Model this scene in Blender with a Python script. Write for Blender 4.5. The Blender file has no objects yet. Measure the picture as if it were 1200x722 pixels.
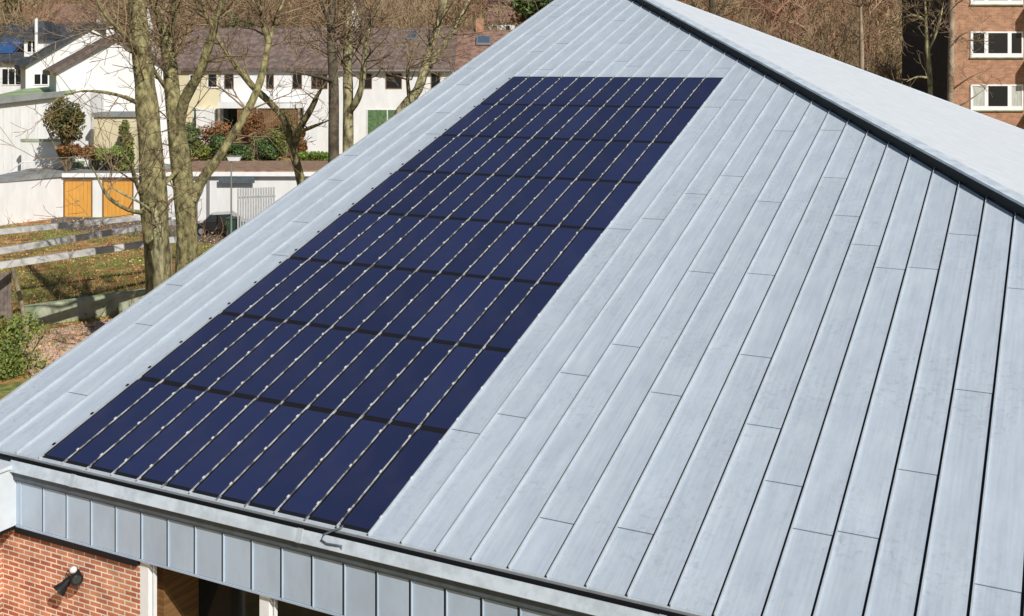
import bpy, math, random
import numpy as np
from mathutils import Vector, Matrix
random.seed(11)
R_ = math.radians
# ------------------------------------------------------------------ camera, sky, sun, exposure
sc = bpy.context.scene
YAW, FPX, HOR = -0.4754, 1297.04, 77.0      # heading, focal length in photo pixels, horizon row
CAM = Vector((14.02, -11.625, 5.949))
cd = bpy.data.cameras.new('camera'); cam = bpy.data.objects.new('camera', cd)
sc.collection.objects.link(cam); sc.camera = cam
cam.location = CAM; cam.rotation_euler = (math.pi/2, 0, -YAW)
cd.sensor_width = 36; cd.lens = FPX/1200*36; cd.shift_y = -(361-HOR)/1200
cd.clip_start = .1; cd.clip_end = 3000
SUN_H = Vector((.85, -.53, 0)).normalized(); SUN_E = R_(38)
w = bpy.data.worlds.new('World'); sc.world = w; w.use_nodes = True
nt = w.node_tree; sky = nt.nodes.new('ShaderNodeTexSky'); sky.sky_type = 'NISHITA'; sky.sun_disc = False
sky.sun_elevation = SUN_E; sky.sun_rotation = math.atan2(SUN_H.x, SUN_H.y)
bg = nt.nodes['Background']; bg.inputs[1].default_value = .062; nt.links.new(sky.outputs[0], bg.inputs[0])
sd = bpy.data.lights.new('sun', 'SUN'); sd.energy = 4.8; sd.angle = R_(.5); sd.color = (1, .95, .87)
so = bpy.data.objects.new('sun', sd); sc.collection.objects.link(so)
sv = Vector((SUN_H.x*math.cos(SUN_E), SUN_H.y*math.cos(SUN_E), math.sin(SUN_E)))
so.rotation_euler = sv.to_track_quat('Z', 'Y').to_euler(); so.location = (30, -30, 40)
sc.view_settings.view_transform = 'Standard'; sc.view_settings.look = 'None'
sc.view_settings.exposure = 0.0; sc.view_settings.gamma = 1
# ------------------------------------------------------------------ helpers
FW = Vector((math.sin(YAW), math.cos(YAW), 0)); RT = Vector((math.cos(YAW), -math.sin(YAW), 0)); UP = Vector((0, 0, 1))
def at(x, y, D): return CAM + FW*D + RT*((x-600)/FPX*D) - UP*((y-HOR)/FPX*D)
def loc(r, d, z): p = CAM + FW*d + RT*r; return Vector((p.x, p.y, z))
def rx(x, D): return (x-600)/FPX*D
def zy(y, D): return CAM.z-(y-HOR)/FPX*D
def dz(y, z): return (CAM.z-z)*FPX/(y-HOR)
ROT = -YAW
def sstep(a, b, x):
    t = max(0, min(1, (x-a)/(b-a))); return t*t*(3-2*t)
def G(r, d):
    g = -3 + 2.5*sstep(69, 76, d) + .6*sstep(76, 95, d)
    if d > 92: g += .125*(d-92)*sstep(92, 125, d)
    if d > 60: g += .5*math.sin(r*.05+1)*sstep(100, 200, d)*3
    return g
class MB:
    def __init__(s): s.v = []; s.f = []; s.t = []
    def quad(s, *p, tone=.5):
        n = len(s.v); s.v += [tuple(q) for q in p]; s.f.append(tuple(range(n, n+len(p)))); s.t.append(tone); return s
    def hexa(s, b, t, tone=.5):   # bottom loop, top loop of n points each (ccw from above)
        n = len(s.v); k = len(b); s.v += [tuple(q) for q in b]+[tuple(q) for q in t]
        s.f.append(tuple(n+i for i in reversed(range(k)))); s.f.append(tuple(n+k+i for i in range(k)))
        for i in range(k): j = (i+1) % k; s.f.append((n+i, n+j, n+k+j, n+k+i))
        s.t += [tone]*(k+2); return s
    def box(s, x0, x1, y0, y1, z0, z1, tone=.5):
        c = [(x0, y0), (x1, y0), (x1, y1), (x0, y1)]
        return s.hexa([(a, b, z0) for a, b in c], [(a, b, z1) for a, b in c], tone)
    def prism(s, prof, axis, a0, a1, tone=.5):   # profile (p,q) extruded along axis x or y
        m = (lambda a, p, q: (a, p, q)) if axis == 'x' else (lambda a, p, q: (p, a, q))
        return s.hexa([m(a0, p, q) for p, q in prof], [m(a1, p, q) for p, q in prof], tone)
    def tube(s, pts, rad, n=6, cap=True):
        pts = [Vector(p) for p in pts]; base = len(s.v)
        if not hasattr(rad, '__len__'): rad = [rad]*len(pts)
        ref = Vector((.3, .2, .93)) if abs((pts[-1]-pts[0]).normalized().z) < .8 else Vector((1, .1, 0))
        for i, p in enumerate(pts):
            d = (pts[min(i+1, len(pts)-1)]-pts[max(i-1, 0)])
            d = d.normalized() if d.length > 1e-9 else UP
            a = d.cross(ref).normalized(); b = d.cross(a)
            for k in range(n):
                an = 2*math.pi*k/n; s.v.append(tuple(p+(a*math.cos(an)+b*math.sin(an))*rad[i]))
        for i in range(len(pts)-1):
            for k in range(n):
                j = (k+1) % n
                s.f.append((base+i*n+k, base+i*n+j, base+(i+1)*n+j, base+(i+1)*n+k)); s.t.append(.5)
        if cap and n > 3:
            s.f.append(tuple(base+k for k in range(n))); s.f.append(tuple(base+(len(pts)-1)*n+k for k in reversed(range(n)))); s.t += [.5, .5]
        return s
    def lathe(s, prof, c, n=16, axis=Vector((0, 0, 1))):
        q = axis.normalized().to_track_quat('Z', 'Y'); base = len(s.v); c = Vector(c)
        for r, z in prof:
            for k in range(n):
                an = 2*math.pi*k/n; s.v.append(tuple(c+q @ Vector((r*math.cos(an), r*math.sin(an), z))))
        for i in range(len(prof)-1):
            for k in range(n):
                j = (k+1) % n; s.f.append((base+i*n+k, base+i*n+j, base+(i+1)*n+j, base+(i+1)*n+k)); s.t.append(.5)
        s.f.append(tuple(base+k for k in reversed(range(n)))); s.f.append(tuple(base+(len(prof)-1)*n+k for k in range(n))); s.t += [.5, .5]
        return s
    def leaf(s, p, sz, tone=.5):
        a = Vector((random.gauss(0, 1), random.gauss(0, 1), random.gauss(0, 1))).normalized()
        b = a.orthogonal().normalized(); b.rotate(Matrix.Rotation(random.random()*6.28, 3, a)); c = a.cross(b)
        p = Vector(p); s.quad(p-b*sz, p+c*sz*.55, p+b*sz, p-c*sz*.55, tone=tone)
    def build(s, name, m, parent=None, smooth=False, bevel=0, xf=None):
        me = bpy.data.meshes.new(name)
        v = s.v if xf is None else [tuple(xf(Vector(q))) for q in s.v]
        me.from_pydata(v, [], s.f); me.update()
        if any(t != .5 for t in s.t):
            at_ = me.attributes.new('patina', 'FLOAT', 'FACE'); at_.data.foreach_set('value', s.t)
        me.materials.append(m)
        if smooth: me.polygons.foreach_set('use_smooth', [True]*len(me.polygons))
        o = bpy.data.objects.new(name, me); sc.collection.objects.link(o)
        if parent: o.parent = parent
        if bevel:
            b = o.modifiers.new('bevel', 'BEVEL'); b.width = bevel; b.segments = 2; b.limit_method = 'ANGLE'
        return o
def tag(o, label, cat=None, group=None, kind=None):
    if label: o['label'] = label
    if cat: o['category'] = cat
    if group: o['group'] = group
    if kind: o['kind'] = kind
    return o
def thing(name, l, label, cat, group=None, rz=0):
    o = bpy.data.objects.new(name, None); sc.collection.objects.link(o)
    o.location = l; o.rotation_euler = (0, 0, rz); o.empty_display_size = .3
    return tag(o, label, cat, group)
def copy_thing(src, l, rot=None, label=None, scale=None):
    c = src.copy(); sc.collection.objects.link(c); c.location = l
    if rot is not None: c.rotation_euler = rot
    if scale: c.scale = scale
    if label: c['label'] = label
    for ch in list(src.children):
        k = ch.copy(); sc.collection.objects.link(k); k.parent = c
        for g in ch.children:
            h = g.copy(); sc.collection.objects.link(h); h.parent = k
    return c
# ------------------------------------------------------------------ materials
def mat(name, col, rough=.7, metal=0, var=0, scale=4, col2=None, mix=(.4, .6), bump=0, bscale=20, spec=.5, stretch=(1, 1, 1), detail=5, patina=0, coat=0, stain=0, stsc=10):
    m = bpy.data.materials.new(name); m.use_nodes = True; n = m.node_tree; N = n.nodes; P = N['Principled BSDF']
    P.inputs['Base Color'].default_value = (*col, 1); P.inputs['Roughness'].default_value = rough
    P.inputs['Metallic'].default_value = metal; P.inputs['Specular IOR Level'].default_value = spec
    if coat: P.inputs['Coat Weight'].default_value = coat; P.inputs['Coat Roughness'].default_value = .08
    tc = N.new('ShaderNodeTexCoord'); mp = N.new('ShaderNodeMapping'); mp.inputs['Scale'].default_value = stretch
    n.links.new(tc.outputs['Object'], mp.inputs[0])
    out = None
    if var or col2:
        nz = N.new('ShaderNodeTexNoise'); nz.inputs['Scale'].default_value = scale; nz.inputs['Detail'].default_value = detail
        nz.inputs['Roughness'].default_value = .65
        n.links.new(mp.outputs[0], nz.inputs[0])
        rp = N.new('ShaderNodeValToRGB'); rp.color_ramp.elements[0].position = mix[0]; rp.color_ramp.elements[1].position = mix[1]
        if col2: c1, c2 = col, col2
        else: c1 = tuple(max(0, c*(1-var)) for c in col); c2 = tuple(min(1, c*(1+var)) for c in col)
        rp.color_ramp.elements[0].color = (*c1, 1); rp.color_ramp.elements[1].color = (*c2, 1)
        n.links.new(nz.outputs[0], rp.inputs[0]); out = rp.outputs[0]
    if patina:
        at_ = N.new('ShaderNodeAttribute'); at_.attribute_name = 'patina'
        mr = N.new('ShaderNodeMapRange'); mr.inputs[3].default_value = 1-patina; mr.inputs[4].default_value = 1+patina
        n.links.new(at_.outputs['Fac'], mr.inputs[0])
        vm = N.new('ShaderNodeVectorMath'); vm.operation = 'SCALE'
        if out: n.links.new(out, vm.inputs[0])
        else: vm.inputs[0].default_value = col
        n.links.new(mr.outputs[0], vm.inputs['Scale']); out = vm.outputs[0]
    if stain:
        na = N.new('ShaderNodeTexNoise'); na.inputs['Scale'].default_value = stsc; na.inputs['Detail'].default_value = 8; na.inputs['Roughness'].default_value = .7; na.inputs['Distortion'].default_value = .6
        nb2 = N.new('ShaderNodeTexNoise'); nb2.inputs['Scale'].default_value = .55; nb2.inputs['Detail'].default_value = 3
        n.links.new(tc.outputs['Object'], na.inputs[0]); n.links.new(tc.outputs['Object'], nb2.inputs[0])
        m1 = N.new('ShaderNodeMapRange'); m1.inputs[1].default_value = .5; m1.inputs[2].default_value = .72; n.links.new(na.outputs[0], m1.inputs[0])
        m2 = N.new('ShaderNodeMapRange'); m2.inputs[1].default_value = .4; m2.inputs[2].default_value = .62; n.links.new(nb2.outputs[0], m2.inputs[0])
        mm = N.new('ShaderNodeMath'); mm.operation = 'MULTIPLY'; n.links.new(m1.outputs[0], mm.inputs[0]); n.links.new(m2.outputs[0], mm.inputs[1])
        # fine lengthwise rolling streaks
        ms_ = N.new('ShaderNodeMapping'); ms_.inputs['Scale'].default_value = (26, .8, 26); n.links.new(tc.outputs['Object'], ms_.inputs[0])
        nc = N.new('ShaderNodeTexNoise'); nc.inputs['Scale'].default_value = 1; nc.inputs['Detail'].default_value = 4; n.links.new(ms_.outputs[0], nc.inputs[0])
        m3 = N.new('ShaderNodeMapRange'); m3.inputs[1].default_value = .35; m3.inputs[2].default_value = .7; m3.inputs[3].default_value = 0; m3.inputs[4].default_value = .45; n.links.new(nc.outputs[0], m3.inputs[0])
        ma = N.new('ShaderNodeMath'); ma.operation = 'ADD'; n.links.new(mm.outputs[0], ma.inputs[0]); n.links.new(m3.outputs[0], ma.inputs[1])
        m4 = N.new('ShaderNodeMapRange'); m4.inputs[2].default_value = 1.3; m4.inputs[3].default_value = 1; m4.inputs[4].default_value = 1-stain; n.links.new(ma.outputs[0], m4.inputs[0])
        v2 = N.new('ShaderNodeVectorMath'); v2.operation = 'SCALE'
        if out: n.links.new(out, v2.inputs[0])
        else: v2.inputs[0].default_value = col
        n.links.new(m4.outputs[0], v2.inputs['Scale']); out = v2.outputs[0]
    if out: n.links.new(out, P.inputs['Base Color'])
    if bump:
        nb = N.new('ShaderNodeTexNoise'); nb.inputs['Scale'].default_value = bscale; nb.inputs['Detail'].default_value = 4
        n.links.new(mp.outputs[0], nb.inputs[0]); bp = N.new('ShaderNodeBump'); bp.inputs['Strength'].default_value = bump
        bp.inputs['Distance'].default_value = .05
        n.links.new(nb.outputs[0], bp.inputs['Height']); n.links.new(bp.outputs[0], P.inputs['Normal'])
    m['P'] = 1
    return m
def brick_mat(name, c1, c2, mort, bw=.24, bh=.075, axis='x', ms=.012, ratio=1):
    m = mat(name, c1, .85, bump=0); n = m.node_tree; N = n.nodes; P = N['Principled BSDF']
    tc = N.new('ShaderNodeTexCoord'); sp = N.new('ShaderNodeSeparateXYZ'); cb = N.new('ShaderNodeCombineXYZ')
    n.links.new(tc.outputs['Object'], sp.inputs[0])
    ad = N.new('ShaderNodeMath'); ad.operation = 'ADD'
    n.links.new(sp.outputs[0], ad.inputs[0]); n.links.new(sp.outputs[1], ad.inputs[1])
    n.links.new(ad.outputs[0], cb.inputs[0]); n.links.new(sp.outputs[2], cb.inputs[1])
    if axis == 'flat': n.links.new(sp.outputs[0], cb.inputs[0]); n.links.new(sp.outputs[1], cb.inputs[1])
    b = N.new('ShaderNodeTexBrick'); b.inputs['Scale'].default_value = 1; b.inputs['Brick Width'].default_value = bw
    b.inputs['Row Height'].default_value = bh; b.inputs['Mortar Size'].default_value = ms; b.inputs['Mortar Smooth'].default_value = .2
    b.inputs['Color1'].default_value = (*c1, 1); b.inputs['Color2'].default_value = (*c2, 1); b.inputs['Mortar'].default_value = (*mort, 1)
    b.inputs['Bias'].default_value = -.1
    n.links.new(cb.outputs[0], b.inputs[0])
    nz = N.new('ShaderNodeTexNoise'); nz.inputs['Scale'].default_value = 3; nz.inputs['Detail'].default_value = 6
    n.links.new(tc.outputs['Object'], nz.inputs[0])
    mr = N.new('ShaderNodeMapRange'); mr.inputs[1].default_value = .3; mr.inputs[2].default_value = .7; mr.inputs[3].default_value = .75; mr.inputs[4].default_value = 1.25
    n.links.new(nz.outputs[0], mr.inputs[0])
    vm = N.new('ShaderNodeVectorMath'); vm.operation = 'SCALE'; n.links.new(b.outputs[0], vm.inputs[0]); n.links.new(mr.outputs[0], vm.inputs['Scale'])
    n.links.new(vm.outputs[0], P.inputs['Base Color'])
    bp = N.new('ShaderNodeBump'); bp.inputs['Strength'].default_value = .6; bp.inputs['Distance'].default_value = .01; bp.invert = True
    n.links.new(b.outputs['Fac'], bp.inputs['Height']); n.links.new(bp.outputs[0], P.inputs['Normal'])
    return m
def tile_mat(name, col, rough=.75, pitch=.32, dark=.6):
    m = mat(name, col, rough, var=.35, scale=2.2, bump=.2); n = m.node_tree; N = n.nodes; P = N['Principled BSDF']
    tc = N.new('ShaderNodeTexCoord'); wv = N.new('ShaderNodeTexWave'); wv.bands_direction = 'Z'; wv.inputs['Scale'].default_value = .314/pitch*2.4
    wv.wave_profile = 'SAW'; n.links.new(tc.outputs['Object'], wv.inputs[0])
    bp = N.new('ShaderNodeBump'); bp.inputs['Strength'].default_value = .7; bp.inputs['Distance'].default_value = .04
    n.links.new(wv.outputs['Fac'], bp.inputs['Height']); n.links.new(bp.outputs[0], P.inputs['Normal'])
    return m
M = {}
M['zinc'] = mat('pale zinc sheet', (.44, .51, .595), .45, .12, col2=(.525, .60, .68), stain=.30, scale=1.6, stretch=(2.2, .7, 1), mix=(.3, .68), bump=.04, bscale=6, patina=.035)
M['zincseam'] = mat('zinc seam', (.50, .545, .585), .45, .25, var=.08, scale=3)
M['dullseam'] = mat('dull mottled zinc seam', (.07, .075, .085), .7, .0, col2=(.44, .46, .48), scale=6, mix=(.42, .54))  # darker mottled tone for the seams between the panels
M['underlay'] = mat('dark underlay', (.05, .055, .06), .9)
M['zinc_f'] = mat('fascia zinc', (.40, .49, .60), .45, .03, var=.07, scale=1.5, stretch=(1, 1, .5), bump=.06, bscale=3, patina=.05)
M['gutter'] = mat('gutter zinc', (.52, .59, .66), .45, .1, var=.12, scale=4)
M['moulding'] = mat('dark grey moulding', (.075, .10, .12), .6, 0, var=.15, scale=5)
M['membrane'] = mat('pale roof membrane', (.575, .62, .665), .6, 0, var=.04, scale=2.5, bump=.05, bscale=30)
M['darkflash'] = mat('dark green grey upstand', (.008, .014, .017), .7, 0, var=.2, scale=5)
M['black'] = mat('black rubber', (.010, .010, .012), .6, spec=.25)
M['clip'] = mat('weathered pale clip', (.60, .61, .61), .5, var=.25, scale=6)
M['skyglass'] = mat('blue grey glass', (.07, .10, .15), .15)
M['whitep'] = mat('white paint', (.78, .79, .80), .5, var=.04, scale=3)
M['brick'] = brick_mat('orange brick', (.40, .115, .06), (.62, .27, .14), (.74, .66, .56), .235, .077, ms=.012)
M['brick2'] = brick_mat('red brown brick', (.33, .155, .085), (.43, .22, .125), (.42, .32, .24), .24, .08, ms=.008)
M['sideshade'] = mat('dark brown side wall shade', (.035, .024, .02), .9, var=.2)
M['wingclad'] = mat('pale blue grey cladding', (.60, .66, .72), .6, var=.04)
M['woodclad'] = mat('brown timber cladding', (.20, .105, .045), .6, var=.3, scale=3, stretch=(.3, .3, 8))
M['reveal'] = mat('tan timber cladding', (.19, .10, .038), .6, var=.25, scale=3, stretch=(.3, .3, 8))
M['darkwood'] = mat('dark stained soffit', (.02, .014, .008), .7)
M['glass'] = mat('dark window glass', (.015, .018, .02), .08, spec=.3)
M['render'] = mat('white render', (.70, .705, .71), .85, var=.09, scale=1.3, stretch=(1.6, 1.6, .35), mix=(.3, .7))
M['renderg'] = mat('grey white render', (.66, .67, .67), .85, var=.08, scale=1)
M['cream'] = mat('cream yellow render', (.62, .56, .38), .85, var=.05, scale=1)
M['slate'] = tile_mat('dark slate roof', (.045, .05, .06))
M['tilebrown'] = tile_mat('brown grey roof tiles', (.15, .11, .095))
M['tilered'] = tile_mat('weathered red roof tiles', (.21, .125, .095))
M['felt'] = mat('grey roofing felt', (.21, .225, .225), .9, var=.25, scale=.7)
M['feltgreen'] = mat('mossy green flat roof', (.26, .34, .20), .9, var=.2, scale=.8)
M['leafroof'] = mat('roof covered with brown leaves', (.20, .10, .065), .9, col2=(.28, .2, .13), scale=3)
M['garage'] = mat('orange timber garage door', (.58, .27, .05), .6, col2=(.70, .36, .07), scale=2, stretch=(6, 6, .6), mix=(.35, .65))
M['doorgrey'] = mat('grey ribbed metal', (.38, .39, .40), .5, .2, var=.1)
M['bark'] = mat('lichen covered bark', (.05, .042, .018), .95, col2=(.37, .335, .16), scale=7, mix=(.36, .66), detail=9, bump=1, bscale=11, stretch=(1, 1, .5))
M['barkg'] = mat('grey green bark', (.07, .06, .03), .95, col2=(.42, .39, .22), scale=6, detail=9, mix=(.36, .6), bump=.5, bscale=9, stretch=(1, 1, .4))
M['barkd'] = mat('dark brown bark', (.055, .042, .03), .9, col2=(.13, .11, .07), scale=3, bump=.5, bscale=9)
M['barkp'] = mat('pale brown bark', (.24, .17, .11), .9, col2=(.4, .33, .25), scale=2, bump=.4, bscale=9)
M['twig'] = mat('brown twigs', (.16, .11, .065), .9, col2=(.30, .22, .13), scale=.6)
M['twigred'] = mat('reddish brown wood', (.27, .135, .09), .9, col2=(.33, .25, .14), scale=.045, mix=(.42, .58), detail=3)
M['dryleaf'] = mat('dry brown scrub', (.38, .20, .09), .9, col2=(.32, .26, .13), scale=.07, patina=.4)
def leafm(name, c, c2, sc_=1.5): return mat(name, c, .7, col2=c2, scale=sc_, patina=.35)
M['lg'] = leafm('green leaves', (.05, .10, .03), (.12, .17, .05))
M['lbush'] = leafm('bright green leaves', (.09, .15, .03), (.24, .26, .06), 2.2)
M['ldark'] = leafm('dark evergreen leaves', (.06, .075, .025), (.17, .13, .04), 1.2)
M['lyel'] = leafm('yellow green leaves', (.10, .14, .025), (.2, .2, .04))
M['lawnl'] = leafm('fresh green leaves', (.12, .22, .03), (.22, .34, .06))
M['lora'] = leafm('rusty orange leaves', (.30, .11, .03), (.16, .09, .03))
M['lconi'] = leafm('conifer needles', (.07, .08, .02), (.15, .13, .035), .4)
M['litter'] = mat('orange brown leaf litter', (.30, .14, .05), .9, col2=(.52, .32, .15), scale=1.2, mix=(.4, .6), patina=.5)
M['kerb'] = mat('mossy concrete', (.24, .29, .17), .9, col2=(.40, .42, .32), scale=2)
M['beam'] = mat('pale weathered beam', (.50, .50, .49), .85, var=.15, scale=1.5)
M['post'] = mat('weathered timber post', (.26, .22, .15), .85, var=.25, scale=3)
M['panelb'] = mat('grey brown board', (.20, .16, .14), .85, var=.2)
M['carpaint'] = mat('dark car paint', (.02, .022, .028), .25, .3, coat=1)
M['carglass'] = mat('car glass', (.03, .035, .04), .04, spec=1)
M['metal'] = mat('grey steel', (.35, .36, .37), .4, .6)
M['bluepv'] = mat('blue roof panel', (.03, .10, .26), .15, coat=1)
M['curt'] = mat('pale curtain', (.45, .47, .42), .9, var=.2, scale=8, stretch=(6, 6, .3))
M['curtg'] = mat('green curtain', (.06, .12, .05), .9, col2=(.12, .2, .09), scale=5)
M['soil'] = mat('brown bank', (.17, .10, .05), .95, var=.3)
M['paving'] = brick_mat('pink brick paving', (.62, .38, .28), (.74, .52, .41), (.50, .40, .33), .2, .1, axis='flat', ms=.008)
# solar laminate: fine lengthwise stripes (cell bus lines) in navy
m = bpy.data.materials.new('navy solar laminate'); m.use_nodes = True; n = m.node_tree; N = n.nodes; P = N['Principled BSDF']
tc = N.new('ShaderNodeTexCoord'); wv = N.new('ShaderNodeTexWave'); wv.bands_direction = 'X'; wv.inputs['Scale'].default_value = 8; wv.inputs['Distortion'].default_value = 0
n.links.new(tc.outputs['Object'], wv.inputs[0])
oi = N.new('ShaderNodeObjectInfo'); nz = N.new('ShaderNodeTexNoise'); nz.inputs['Scale'].default_value = 1.3; nz.inputs['Detail'].default_value = 6; n.links.new(tc.outputs['Object'], nz.inputs[0])
rp = N.new('ShaderNodeValToRGB'); rp.color_ramp.elements[0].color = (.009, .014, .048, 1); rp.color_ramp.elements[1].color = (.027, .037, .104, 1)
rp.color_ramp.elements[0].position = .2; rp.color_ramp.elements[1].position = .8
n.links.new(wv.outputs['Fac'], rp.inputs[0])
mr = N.new('ShaderNodeMapRange'); mr.inputs[3].default_value = .82; mr.inputs[4].default_value = 1.16; n.links.new(oi.outputs['Random'], mr.inputs[0])
vm = N.new('ShaderNodeVectorMath'); vm.operation = 'SCALE'; n.links.new(rp.outputs[0], vm.inputs[0]); n.links.new(mr.outputs[0], vm.inputs['Scale'])
m2 = N.new('ShaderNodeMapRange'); m2.inputs[1].default_value = .48; m2.inputs[2].default_value = .75; n.links.new(nz.outputs[0], m2.inputs[0])
mp_ = N.new('ShaderNodeMath'); mp_.operation = 'MULTIPLY'; mp_.inputs[1].default_value = .5; n.links.new(m2.outputs[0], mp_.inputs[0])
mxx = N.new('ShaderNodeMix'); mxx.data_type = 'RGBA'; n.links.new(mp_.outputs[0], mxx.inputs[0]); n.links.new(vm.outputs[0], mxx.inputs[6]); mxx.inputs[7].default_value = (.045, .045, .085, 1)
n.links.new(mxx.outputs[2], P.inputs['Base Color']); P.inputs['Roughness'].default_value = .42; P.inputs['Specular IOR Level'].default_value = .35
M['pv'] = m
# ground material
m = bpy.data.materials.new('leaf strewn ground'); m.use_nodes = True; n = m.node_tree; N = n.nodes; P = N['Principled BSDF']; P.inputs['Roughness'].default_value = .95
tc = N.new('ShaderNodeTexCoord')
def nz_(s, d=6):
    a = N.new('ShaderNodeTexNoise'); a.inputs['Scale'].default_value = s; a.inputs['Detail'].default_value = d; n.links.new(tc.outputs['Object'], a.inputs[0]); return a
a = nz_(1.6, 8); rp = N.new('ShaderNodeValToRGB'); n.links.new(a.outputs[0], rp.inputs[0]); e = rp.color_ramp.elements
e[0].position = .32; e[0].color = (.10, .05, .02, 1); e[1].position = .68; e[1].color = (.50, .32, .16, 1); x_ = e.new(.5); x_.color = (.36, .18, .06, 1)
b = nz_(.35, 5); r2 = N.new('ShaderNodeValToRGB'); n.links.new(b.outputs[0], r2.inputs[0]); r2.color_ramp.elements[0].position = .43; r2.color_ramp.elements[1].position = .58
c = nz_(4, 5); r3 = N.new('ShaderNodeValToRGB'); n.links.new(c.outputs[0], r3.inputs[0]); r3.color_ramp.elements[0].color = (.09, .12, .025, 1); r3.color_ramp.elements[1].color = (.28, .30, .07, 1); r3.color_ramp.elements[0].position = .35; r3.color_ramp.elements[1].position = .65
mx = N.new('ShaderNodeMix'); mx.data_type = 'RGBA'; n.links.new(r2.outputs[0], mx.inputs[0]); n.links.new(rp.outputs[0], mx.inputs[6]); n.links.new(r3.outputs[0], mx.inputs[7])
n.links.new(mx.outputs[2], P.inputs['Base Color']); bp = N.new('ShaderNodeBump'); bp.inputs['Strength'].default_value = 1; bp.inputs['Distance'].default_value = .08
n.links.new(a.outputs[0], bp.inputs['Height']); n.links.new(bp.outputs[0], P.inputs['Normal'])
M['ground'] = m
# ------------------------------------------------------------------ ground
g = MB(); rs = list(range(-420, 421, 12)); ds = [-60, -20, 0, 20, 40, 55, 64, 68, 70, 72, 74, 76, 80, 85, 92]+list(range(100, 261, 8))+list(range(280, 700, 30))
for d in ds:
    for r in rs: g.v.append(tuple(loc(r, d, G(r, d))))
for i in range(len(ds)-1):
    for j in range(len(rs)-1):
        k = i*len(rs)+j; g.f.append((k, k+1, k+1+len(rs), k+len(rs))); g.t.append(.5)
tag(g.build('ground', M['ground'], smooth=True), None, kind='structure')
# ================================================================== the metal-roofed building
SL = 0.3444; TS = math.tan(SL); CS = math.cos(SL); SN = math.sin(SL); W = .5
vh = lambda u: 24.99-.577*u           # hip line on the front slope
def atY(x, y, Y): d = FW+RT*((x-600)/FPX)-UP*((y-HOR)/FPX); return CAM+d*((Y-CAM.y)/d.y)
def rf(u, v, h=0): return Vector((u*W, v*CS-h*SN, v*SN+h*CS))
ROOF = thing('metal_roofed_building', (0, 0, 0), 'brick building in front with pale zinc standing-seam roof carrying the solar panels', 'building')
RROT = (SL, 0, 0)
UL, UR = -4, 43
offs = {25: 4.68, 24: 2.87, 23: 1.62, 22: 1.53, 21: 2.26, 20: 3.3, 19: 4.88, 18: .99, 17: 3.69, 16: .89, 15: 4.74, 14: 3.85, 13: 2.69, 12: 2.2, 8: .1, 6: 5.07, 5: 5.47, 4: .8, 3: 5.43, 1: 4.81, -1: .1, -2: 1.49, -3: 3.55, -4: 4.9}
sh = MB(); GAP = .007
for u in range(UL, UR):
    o = offs.get(u, random.uniform(.5, 6)); js = [-.0]
    k = o
    while k < vh(u+1)-.4:
        if k > .3: js.append(k)
        k += 6.25
    x0, x1 = u*W+.006, (u+1)*W-.042  # wide gap left of each seam: the dark deck paints its shadow
    for i, a in enumerate(js):
        a0 = a+(GAP if i else 0); t = random.random()
        if i+1 < len(js):
            b0 = js[i+1]-GAP; sh.hexa([(x0, a0, -.012), (x1, a0, -.012), (x1, b0, -.012), (x0, b0, -.012)], [(x0, a0, .004), (x1, a0, .004), (x1, b0, 0), (x0, b0, 0)], t)
        else:
            sh.hexa([(x0, a0, -.012), (x1, a0, -.012), (x1, vh(u+1), -.012), (x0, vh(u), -.012)], [(x0, a0, .004), (x1, a0, .004), (x1, vh(u+1), 0), (x0, vh(u), 0)], t)
roof = sh.build('roof_slope', M['zinc'], ROOF); roof.rotation_euler = RROT
# deck below (dark), with soffit thickness
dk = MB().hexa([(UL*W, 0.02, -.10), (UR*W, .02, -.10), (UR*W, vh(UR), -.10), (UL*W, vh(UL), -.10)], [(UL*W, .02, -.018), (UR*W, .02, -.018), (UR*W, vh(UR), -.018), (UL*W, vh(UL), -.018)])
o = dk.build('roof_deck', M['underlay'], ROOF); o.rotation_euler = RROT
# standing seams: each a folded upright rib with a thin rolled top
for u in range(UL+1, UR):
    s_ = MB(); L = vh(u)-.01; x = u*W
    if 0 < u < 12:
        s_.prism([(x-.004, .001), (x+.004, .001), (x+.004, .024), (x+.006, .026), (x+.006, .034), (x-.006, .034), (x-.006, .026), (x-.004, .024)], 'y', -.012, 16.70)
        MB().prism([(x-.005, .001), (x+.005, .001), (x+.005, .030), (x+.0075, .032), (x+.0075, .042), (x-.0075, .042), (x-.0075, .032), (x-.005, .030)], 'y', 16.702, L).build('standing_seam', M['zincseam'], roof)
    else:
        s_.prism([(x-.005, .001), (x+.005, .001), (x+.005, .030), (x+.0075, .032), (x+.0075, .042), (x-.0075, .042), (x-.0075, .032), (x-.005, .030)], 'y', -.012, L)
    s_.build('standing_seam', M['dullseam'] if 0 < u < 12 else M['zincseam'], roof)
# eave drip edge
e_ = MB().prism([(-.03, -.045), (-.02, -.045), (-.0, .0), (-.03, .0)], 'x', UL*W, UR*W)
o = e_.build('eave_trim', M['zincseam'], ROOF); o.rotation_euler = RROT
# verge trim (left edge)
o = MB().box(UL*W-.06, UL*W-.001, -.03, vh(UL), -.26, .03).build('verge_trim', M['zincseam'], ROOF); o.rotation_euler = RROT
# raised second slope falling to the right of the hip
A = rf(UL, vh(UL)); H = rf(UR, vh(UR)); up = .24
p_a = rf(UL, vh(UL), 0)+UP*up; p_h = H+UP*up
nrm = None
k_ = (A.z-H.z)/(H.x-A.x)
def pl(x, y): return Vector((x, y, p_a.z-k_*(x-p_a.x)))
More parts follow.
